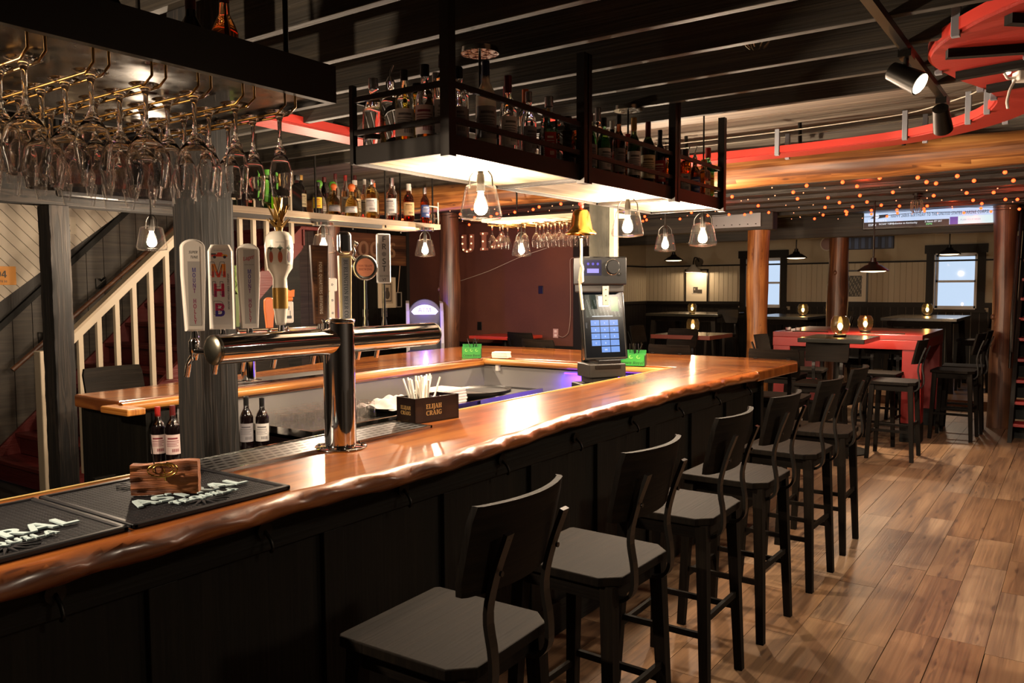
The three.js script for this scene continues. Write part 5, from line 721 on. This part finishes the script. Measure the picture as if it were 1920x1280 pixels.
  const cs = thing('till_box', 'black box with three small white lights below the printer', 'till box', [px + .09, .79, pz + .27], turn); M('case', rb(.26, .24, .22, .01, 0, .12, 0), mat('#17161a', .5), cs); M('indicator', [0, 1, 2].map(i => { const c = cy(.007, .007, .006, 0, 0, 0, 10); c.rotateX(PI / 2); return c.translate(.05, .18 - i * .035, .111); }), mt.white, cs); M('bracket', b2(-.05, -.02, -.12, .05, .6, -.09), mt.blackPlastic, cs);
  const b = thing('brass_bell', 'polished brass ship bell hung from a red rope', 'bell', [-2.36, 1.955, -4.03]); M('bell', lathe([[.086, 0], [.088, .008], [.074, .022], [.066, .03], [.062, .05], [.052, .1], [.046, .128], [.034, .14], [.012, .145], [.011, .165], [.001, .165], [.001, .138], [.03, .134], [.043, .122], [.058, .045], [.07, .02], [.084, 0]], 36), mt.brass, b); M('rope', [tube([[0, .15, 0], [.006, .16, 0], [-.004, .175, .004], [.03, .19, 0]], .012, 16, 8)], mat('#b8392a', .8), b); M('clapper', [rod([0, .12, 0], [0, -.01, 0], .006), clean(new THREE.SphereGeometry(.014, 12, 8)).translate(0, -.012, 0)], mt.steel, b);
  const cd = mat('#c9b79c', .8); M('pull_cord', [tube([[0, -.02, 0], [.002, -.1, 0], [0, -.16, 0], [.012, -.2, 0], [-.012, -.26, 0], [.01, -.27, 0], [.004, -.18, 0], [-.006, -.25, .004], [.0, -.34, 0], [.012, -.43, 0]], .008, 60, 8)], cd, b);
}
// ---------------------------------------------------------------- far room
const tableTop = mat('#ffffff', .22, { map: rep(tx.black, .8, 2), clearcoat: .5, clearcoatRoughness: .12 });
function pubTable(label, x, z, w, d, h, y0 = 0, style = 'legs') {
  const t = thing('pub_table', label, 'table', [x, y0, z]); M('table_top', rb(w, .045, d, .006, 0, h - .0225, 0, 0, x), tableTop, t);
  if (style === 'legs') { for (const a of [-1, 1]) for (const b of [-1, 1]) M('leg', taper([a * (w / 2 - .12), h - .045, b * (d / 2 - .12)], [a * (w / 2 - .06), 0, b * (d / 2 - .06)], .08, .06), mt.stool, t); for (const k of [-1, 1]) M('apron', bx(w - .2, .08, .03, 0, h - .09, k * (d / 2 - .1)), mt.stool, t); }
  else { M('pedestal', cy(.045, .045, h - .06, 0, h / 2 - .01, 0, 16), mt.darkSteel, t); M('base', lathe([[.001, 0], [.3, 0], [.3, .012], [.06, .05], [.045, .07], [.001, .07]], 30), mt.darkSteel, t); }
  return t;
}
const PY = .12;
pubTable('dark high table in the corner below the wall lamp', -5.75, -13.9, 1.35, 1.3, 1.07, PY);
const t2 = pubTable('dark high table with a red-brown edge beyond the bar corner', -4.02, -9.62, .76, .76, 1.07, 0, 'ped'); M('edge_band', [rb(.77, .05, .012, .003, 0, 1.045, .38), rb(.012, .05, .77, .003, .38, 1.045, 0)], mat('#5c2416', .35), t2);
pubTable('dark high table under the left window', -3.9, -13.4, .95, 1.5, 1.07, PY); pubTable('dark high table under the bright window', -1.95, -13.75, 1.0, 1.7, 1.07, PY);
pubTable('small square high table with a chamfered top before the red table', -1.99, -8.5, .62, .72, 1.15, 0, 'ped');
{ // red table
  const t = thing('red_table', 'big red painted high table with thick square legs', 'table', [-2.14, 0, -10.1]), w = 1.56, d = 1.5, h = 1.14; M('table_top', [rb(w, .06, d, .006, 0, h - .03, 0)], mat('#6e120d', .3, { clearcoat: .4, clearcoatRoughness: .2 }), t); M('apron', [rb(w, .1, .06, .004, 0, h - .11, d / 2 - .03), rb(w, .1, .06, .004, 0, h - .11, -d / 2 + .03), rb(.06, .1, d - .12, .004, w / 2 - .03, h - .11, 0), rb(.06, .1, d - .12, .004, -w / 2 + .03, h - .11, 0)], mt.red, t);
  for (const a of [-1, 1]) for (const b of [-1, 1]) { const x = a * (w / 2 - .1), z = b * (d / 2 - .1); const l = M('leg', rb(.19, h - .36, .19, .004, x, (h - .36) / 2 + .2, z), mt.red, t); M('black_foot', rb(.2, .2, .2, .004, x, .1, z), mt.black, l); }
  for (const [x, z] of [[-.68, .5], [-.55, .55]]) { const g = tag(M('votive_glass', lathe([[.001, 0], [.032, 0], [.036, .04], [.033, .04], [.03, .006], [.001, .006]], 16), mt.glass), 'small clear votive glass on the corner of the red table', 'glass', 'votive glasses on the red table'); g.position.set(-2.14 + x, h, -10.1 + z); }
}
// table lamps: amber glass jars on dark bases
const jarGlass = mat('#ffffff', .05, { transmission: 1, thickness: 0, color: '#e8d3a4' }); jarGlass.color.set('#efe0bd');
const filament = mat('#ffe2ac', .3, { emissive: '#ffcf87', emissiveIntensity: 18 });
function tableLamp(x, y, z, label, s = 1) {
  const t = thing('table_lamp', label, 'table lamp', [x, y, z], 0, 'amber glass table lamps'); M('base', lathe([[.001, 0], [.055, 0], [.056, .02], [.045, .028], [.001, .028]].map(p => [p[0] * s, p[1] * s]), 24), mt.darkSteel, t);
  M('glass_jar', lathe([[.042, .028], [.062, .04], [.078, .075], [.082, .11], [.078, .15], [.06, .185], [.052, .19]].map(p => [p[0] * s, p[1] * s]), 28), jarGlass, t); M('socket', cy(.016 * s, .018 * s, .03 * s, 0, .045 * s, 0, 12), mt.darkSteel, t);
  const b = M('bulb', lathe([[.001, .06], [.012, .065], [.022, .09], [.022, .105], [.012, .125], [.001, .128]].map(p => [p[0] * s, p[1] * s]), 14), filament, t); const L = new THREE.PointLight(0xffc27a, .55, 0, 2); L.position.set(0, .1 * s, 0); L.castShadow = true; L.shadow.radius = .8; b.add(L);
}
tableLamp(-5.6, 1.19, -13.4, 'amber glass lamp on the corner table below the wall lamp', .95); tableLamp(-3.98, 1.07, -9.55, 'amber glass lamp on the table with the red-brown edge'); tableLamp(-3.65, 1.19, -13.2, 'amber glass lamp on the table under the left window'); tableLamp(-1.98, 1.15, -8.48, 'amber glass lamp on the small square table', 1.1); tableLamp(-1.98, 1.14, -9.62, 'amber glass lamp on the red table'); tableLamp(-2.0, 1.19, -14.1, 'clear glass lamp on the table before the bright window');
// stools round the far tables
{
  const g = 'stools round the far tables';
  const L = [[-1.47, 0, -8.48, PI / 2, 'dark bar stool on the floor side of the small square table'], [-2.02, 0, -7.95, 0, 'dark bar stool tucked at the near side of the small square table'], [-2.55, 0, -8.5, -PI / 2, 'dark bar stool at the side of the small square table by the log column'],
    [-1.12, 0, -9.93, PI / 2 + .05, 'dark bar stool at the right end of the red table, nearer the small table'], [-1.1, 0, -10.5, PI / 2 - .06, 'dark bar stool at the right end of the red table beside the log post'], [-1.75, 0, -9.22, .05, 'dark bar stool with a tall back before the red table'], [-2.5, 0, -9.2, -.1, 'dark bar stool before the red table by the log column'], [-2.4, 0, -11.0, PI, 'dark bar stool behind the red table beside the dark log'], [-1.75, 0, -11.02, PI + .1, 'dark bar stool behind the red table on the window side'],
    [-4.0, 0, -9.02, .1, 'dark bar stool at the table with the red-brown edge'], [-4.6, 0, -9.7, -PI / 2, 'dark bar stool beside the table with the red-brown edge'], [-1.3, PY, -13.6, PI / 2, 'dark bar stool beside the table under the bright window'], [-3.2, PY, -13.3, PI / 2, 'dark bar stool beside the table under the left window'], [-5.0, PY, -13.2, .2, 'dark bar stool at the corner table']];
  for (const [x, y, z, a, l] of L) dup(stool0, [x, y, z], a, l, g);
}
// framed pictures
{
  const mk = (x, y, z, turn, w, h, label, draw) => { const t = thing('framed_picture', label, 'picture', [x, y, z], turn); const f = .03; M('frame', [bx(w, f, .025, 0, h / 2 - f / 2, .012), bx(w, f, .025, 0, -h / 2 + f / 2, .012), bx(f, h, .025, w / 2 - f / 2, 0, .012), bx(f, h, .025, -w / 2 + f / 2, 0, .012)], mat('#17130f', .4), t); M('print', plane(w - 2 * f, h - 2 * f, 0, 0, .008), printMat(textTex(220, 300, '#cdc4b2', draw), .5), t); };
  const house = g => { g.fillStyle = '#c9c2b4'; g.fillRect(50, 140, 120, 90); g.fillStyle = '#34302b'; g.fillRect(75, 160, 50, 60); g.fillRect(120, 185, 50, 40); g.fillStyle = '#9a9488'; g.fillRect(85, 172, 12, 20); g.fillRect(60, 222, 110, 8); };
  mk(-6.67, 1.68, ZF + .014, 0, .52, .7, 'black framed print of a small building below the wall lamp', house);
  mk(-3.55, 1.65, ZF + .014, 0, .5, .62, 'black framed photograph half hidden by the dark log', g => { g.fillStyle = '#3a362f'; g.fillRect(40, 40, 140, 210); g.fillStyle = '#8d8675'; for (let i = 0; i < 60; i++) g.fillRect(40 + i * 37 % 140, 40 + i * 71 % 200, 9, 14); });
  mk(XL + .014, 1.66, -14.6, PI / 2, .6, .68, 'black framed print of a sail on the side wall', g => { g.fillStyle = '#3f3a33'; g.beginPath(); g.moveTo(140, 230); g.lineTo(170, 150); g.lineTo(175, 232); g.fill(); });
}
// far TV with the ticker
{
  const t = thing('wall_television', 'wide television showing a pale banner and a black sports ticker', 'television', [-1.55, 2.385, -10.96]), w = 1.5, h = .19; // upper part is tucked above the boarded ceiling edge
  M('casing', rb(w + .04, .88, .06, .01, 0, .415, -.035), mt.blackPlastic, t);
  const tex = textTex(1024, 580, '#aebfdc', g => { g.fillStyle = '#b9cdf0'; g.fillRect(0, 0, 1024, 580); const B = 450; g.fillStyle = '#c3d6f5'; g.fillRect(0, B, 1024, 84); g.fillStyle = '#5a6a86'; g.textAlign = 'left'; g.font = 'bold 36px sans-serif'; g.fillText('HAPPY 248th BIRTHDAY TO THE UNITED STATES MARINE CORPS!', 210, B + 40, 720); g.fillStyle = '#26303f'; g.beginPath(); g.moveTo(50, B + 50); g.lineTo(90, B + 26); g.lineTo(190, B + 22); g.lineTo(180, B + 46); g.lineTo(100, B + 56); g.fill(); g.fillStyle = '#e8eefc'; g.beginPath(); g.arc(100, B + 36, 20, 0, 7); g.fill(); g.font = 'bold 34px sans-serif'; g.fillText('MARINES', 30, B + 74);
    g.fillStyle = '#0a0c14'; g.fillRect(0, B + 84, 650, 46); g.fillStyle = '#e8ecf5'; g.font = 'bold 26px sans-serif'; g.fillText('ESPN', 34, B + 107); g.font = 'bold 19px sans-serif'; g.fillText('NCAAF TOP |', 118, B + 102); g.fillText('8 Alabama vs Kentucky', 204, B + 102); g.fillText('3 Noon ET SAT', 470, B + 98); g.fillStyle = '#7fe08a'; g.fillText('ESPN', 480, B + 118); g.fillStyle = '#5b3f9c'; g.fillRect(655, B + 70, 58, 60); g.fillStyle = '#d5ecf0'; g.fillRect(713, B + 66, 311, 64); g.fillStyle = '#8aa0b8'; g.font = '18px sans-serif'; g.fillText('PLAN YOUR WEEK', 730, B + 96); g.beginPath(); g.ellipse(980, B + 98, 20, 12, 0, 0, 7); g.fill(); });
  M('screen', plane(w, .85, 0, .425, -.0045), mat('#000', .2, { emissive: '#ffffff', emissiveMap: tex, emissiveIntensity: 1.0 }), t); M('mount', b2(-.1, .3, -.06, .1, .5, -.5), mt.darkSteel, t);
  const L = new THREE.RectAreaLight(0xbcd2ff, 1.2, w, .17); L.position.set(-1.55, 2.47, -10.95); L.lookAt(-1.55, 2.2, -8); scene.add(L);
  const a = thing('blue_wall_unit', 'long blue-painted carved wall panel above the picture rail', 'wall panel', [-3.28, 2.46, ZF + .04]); M('panel', rb(.82, .24, .06, .01), mat('#26324f', .5), a); const st = []; for (let k = 0; k < 7; k++) st.push(rb(rr(.03, .07), .2, .012, .004, -.34 + k * .115, rr(-.01, .01), .034)); M('carving', st, mat('#4a6294', .5), a);
  const ss = thing('round_speaker', 'pinkish round wall speaker beside the dark log', 'speaker', [-4.0, 2.46, ZF + .1]); const c = cy(.13, .1, .18, 0, 0, 0, 26); c.rotateX(PI / 2); M('body', c, mat('#8a6a66', .5), ss); M('ring', clean(new THREE.TorusGeometry(.125, .012, 8, 30)).translate(0, 0, .09), mat('#c9bfb4', .4), ss);
  const pl = thing('steel_bracket', 'long bolted steel bracket plate at the top of the log column', 'bracket', [-3.55, 2.47, -9.84]); M('plate', rb(.62, .17, .012, .004), mat('#8e8e90', .35, { metalness: .3 }), pl); M('bolt', [-.25, -.15, -.05, .05, .15, .25].map(x => cy(.008, .008, .01, x, -.05, .008, 8).clone()), mt.darkSteel, pl);
}
// steep red-tread stair on the right
{
  const t = thing('loft_stair', 'steep dark stair with red treads beside the log post', 'stairs', [0, 0, 0]); const redT = mat('#7d1712', .4); for (let k = 0; k < 11; k++) { const y = .167 + k * .222, z = -10.08 - k * .13; M('tread', rb(1.0, .035, .24, .006, -.09, y, z - .1, 0, k), redT, t); M('riser', b2(-.58, y - .2, z - .2, .4, y - .018, z - .19), mt.black, t); }
  for (const x of [-.615, .42]) M('stringer', ext([[9.92, 0], [10.25, 0], [11.75, 2.55], [11.5, 2.55]], .04).rotateY(PI / 2).translate(x, 0, 0), mt.black, t); M('side_rail', rod([-.6, .95, -9.95], [-.6, 2.5, -10.75], .016), mt.darkSteel, t);
  tag(M('rope_barrier', tube([[-.64, .75, -10.35], [-.64, 1.3, -10.4], [-.63, 1.7, -10.5], [-.62, 2.2, -10.6]], .014, 24, 8), mt.darkSteel), 'dark rope hanging beside the log post', 'rope');
  struct('wall_stair', b2(-.55, 0, -12.2, XR, C3, -12.28), darkPaint);
}
// ---------------------------------------------------------------- model train track under the ceiling
{
  const t = thing('train_track', 'red wooden model-train shelf winding below the ceiling joists', 'train track'); const y = 2.64, w = .3;
  const C = new THREE.CatmullRomCurve3([[.9, -3.0], [.3, -3.2], [-.14, -3.5], [-.4, -3.9], [-.37, -4.3], [-.27, -4.7], [-.3, -5.12], [-.52, -5.62], [-.95, -5.98], [-1.6, -6.1], [-2.6, -6.12], [-3.4, -6.05], [-3.85, -5.6], [-3.97, -4.6], [-3.95, -3.4], [-3.9, -2.2], [-3.9, -.5]].map(p => new THREE.Vector3(p[0], y, p[1])), false, 'catmullrom', .5), N = 220;
  const fr = k => { const P = C.getPoint(k), T = C.getTangent(k), S = new THREE.Vector3(-T.z, 0, T.x).normalize(); return [P, S]; };
  const wide = k => k < .3 ? 1.08 : k > .42 ? .66 : 1.08 - .42 * (k - .3) / .12;
  const strip = (o0, o1, y0, y1) => gridGeo(N, 4, (i, j) => { const [P, S] = fr(i / N), wk = Math.abs(o0) > .1 || Math.abs(o1) > .1 ? (wide(i / N) - 1) * w / 2 : 0, f = o => o + Math.sign(o) * wk, q = [[f(o0), y0], [f(o1), y0], [f(o1), y1], [f(o0), y1], [f(o0), y0]][j]; return [P.x + S.x * q[0], y + q[1], P.z + S.z * q[0]]; }, 0);
  M('deck', toCreasedNormals(strip(-w / 2, w / 2, -.022, .0), .5), mt.redTrack, t); M('edge_strip', [toCreasedNormals(strip(-w / 2 - .012, -w / 2 + .012, -.012, .035), .5), toCreasedNormals(strip(w / 2 - .012, w / 2 + .012, -.012, .035), .5)], mat('#c03327', .45), t);
  M('rails', [strip(-.022, -.016, .004, .012), strip(.016, .022, .004, .012)], mt.steel, t);
  const sl = []; for (let i = 0; i < 150; i++) { const [P, S] = fr(i / 150); sl.push(bar([P.x - S.x * .035, y + .003, P.z - S.z * .035], [P.x + S.x * .035, y + .003, P.z + S.z * .035], .012, .005)); } const m = M('sleepers', sl, mt.black, t); m.userData.kind = 'stuff';
  const wires = { a: [], b: [] };
  for (const k of [.02, .09, .155, .225, .30, .345, .40, .435, .50, .58, .65]) for (const s of [-1, 1]) { const [P, S] = fr(k), x = P.x + S.x * s * (w / 2 * wide(k) + .012), z = P.z + S.z * s * (w / 2 * wide(k) + .012); M('rail_post', rb(.032, .19, .032, .003, x, y + .06, z, 1), mat('#8b8f98', .5), t); wires[s > 0 ? 'a' : 'b'].push([x, y + .135, z]); }
  M('guard_wire', [tube(wires.a, .004, 90, 6), tube(wires.b, .004, 90, 6)], mat('#b9b3a4', .4), t);
  for (const k of [.08, .13, .18, .235, .29]) { const [P, S] = fr(k); M('support_arm', bar([P.x - S.x * .12, y - .04, P.z - S.z * .12], [P.x + S.x * .3, y - .04, P.z + S.z * .3], .04, .035), mt.black, t); }
  for (const [x, z] of [[-1.79, -6.3], [-1.075, -6.3], [-2.7, -6.3]]) M('hanger', rod([x, y + .0, z - .02], [x, DECK, z], .014, 10), mt.darkSteel, t);
  // power supply and lead
  const p = thing('power_adapter', 'white power adapter block dangling under the red train shelf', 'power adapter', [-.24, 2.565, -4.25], .5); M('block', rb(.09, .045, .07, .008), mt.white, p); M('plug_light', [clean(new THREE.SphereGeometry(.012, 10, 8)).translate(-.075, .02, .0)], mat('#fff0e0', .3, { emissive: '#ffe0c0', emissiveIntensity: 6 }), p); M('lead', [tube([[-.045, -.005, 0], [-.08, -.01, .01], [-.09, .015, 0]], .006, 14, 6), tube([[-.045, -.015, .0], [-.07, -.06, .01], [-.08, -.11, .01], [-.075, -.14, .01]], .006, 20, 6)], mt.white, p);
}
// cage lamps (unlit)
function cage(x, y, z, label) { const t = thing('cage_lamp', label, 'lamp', [x, y, z], 0, 'unlit wire cage lamps'); const ws = []; for (let k = 0; k < 8; k++) { const a = k / 8 * 6.283, c = Math.cos(a), s = Math.sin(a); ws.push(tube([[c * .02, .07, s * .02], [c * .05, .055, s * .05], [c * .055, -.03, s * .055], [c * .03, -.06, s * .03]], .003, 12, 5)); } M('cage', ws, mat('#8a7a60', .4, { metalness: .6 }), t); M('bulb', lathe([[.001, -.03], [.02, -.02], [.024, .01], [.012, .05], [.001, .052]], 14), glassThin, t); M('socket', cy(.025, .03, .05, 0, .09, 0, 14), mt.darkSteel, t); M('mount', cy(.04, .04, .02, 0, .12, 0, 16), mt.darkSteel, t); }
cage(-1.18, DECK - .15, -3.5, 'unlit wire cage lamp between the joists'); cage(-1.39, C2 - .13, -8.95, 'unlit wire cage lamp among the red fairy lights'); cage(-6.0, C2 - .13, -7.0, 'unlit wire cage lamp near the wooden sign');
// duct elbow near the till post and small hardware
{ const t = thing('duct_elbow', 'dark metal duct elbow above the far glass rack', 'duct', [-3.25, 2.5, -6.32]); M('pipe', tube([[-.25, .1, 0], [-.1, .08, 0], [.02, .0, 0], [.05, -.1, 0]], .06, 20, 14), mat('#4a4640', .35, { metalness: .8 }), t); M('bracket', b2(-.18, -.2, .04, -.12, .1, .07), mat('#77756c', .5), t); }
// stapled paper on the joist
tag(M('paper_sheet', bx(.2, .003, .12, 0, 0, 0, 0, 0, [.25, .3, -.2]), mt.paper), 'pale paper sheet tucked up by a pendant canopy', 'paper').position.set(-2.12, DECK - .08, -4.72);
// red fairy lights under the boarded ceiling
{
  const glow = mat('#ff3a1a', .3, { emissive: '#ff3a16', emissiveIntensity: 9 }), dim = mat('#ffb48a', .3, { emissive: '#ff9a70', emissiveIntensity: 1.5 });
  const wire = thing('fairy_light_wire', 'thin dark wire of fairy lights swagged under the boarded ceiling', 'wire'); const ws = []; const bulbGeo = clean(new THREE.SphereGeometry(.015, 8, 6)), small = clean(new THREE.SphereGeometry(.006, 6, 4));
  let f1 = null, f2 = null;
  for (let r = 0; r < 11; r++) { const z0 = -6.9 - r * .36, pts = []; for (let x = (Math.abs(z0 + 9.95) < .35 ? -2.9 : z0 < -8.4 ? -4.8 : -7.4) + rnd() * .2; x < .6; x += .27) pts.push([x, C2 - .05 - .03 * Math.abs(Math.sin(x * 2.3 + r)), z0 + .1 * Math.sin(x * 1.7 + r * 2)]); ws.push(tube(pts, .0025, 60, 4));
    pts.forEach((p, i) => { if (rnd() < .18) return; const big = rnd() < .55, q = [p[0], p[1] - .012, p[2]]; if (big) { if (!f1) { f1 = tag(M('fairy_light', bulbGeo, glow), 'small glowing red fairy light under the boarded ceiling', 'fairy light', 'red fairy lights'); f1.position.set(...q); } else dup(f1, q, 0); } else { if (!f2) { f2 = tag(M('fairy_light', small, dim), 'tiny dim amber fairy light under the boarded ceiling', 'fairy light', 'dim fairy lights'); f2.position.set(...q); } else dup(f2, q, 0); } }); }
  M('wire', ws, mt.blackPlastic, wire);
  for (const [x, z] of [[-1.6, -7.6], [-.6, -8.8], [-3.2, -8.2], [-5.6, -7.4], [-1.2, -10]]) { const L = new THREE.PointLight(0xff4a22, .5, 0, 2); L.position.set(x, C2 - .085, z); L.castShadow = true; scene.add(L); }
}
renderer.render(scene, camera);
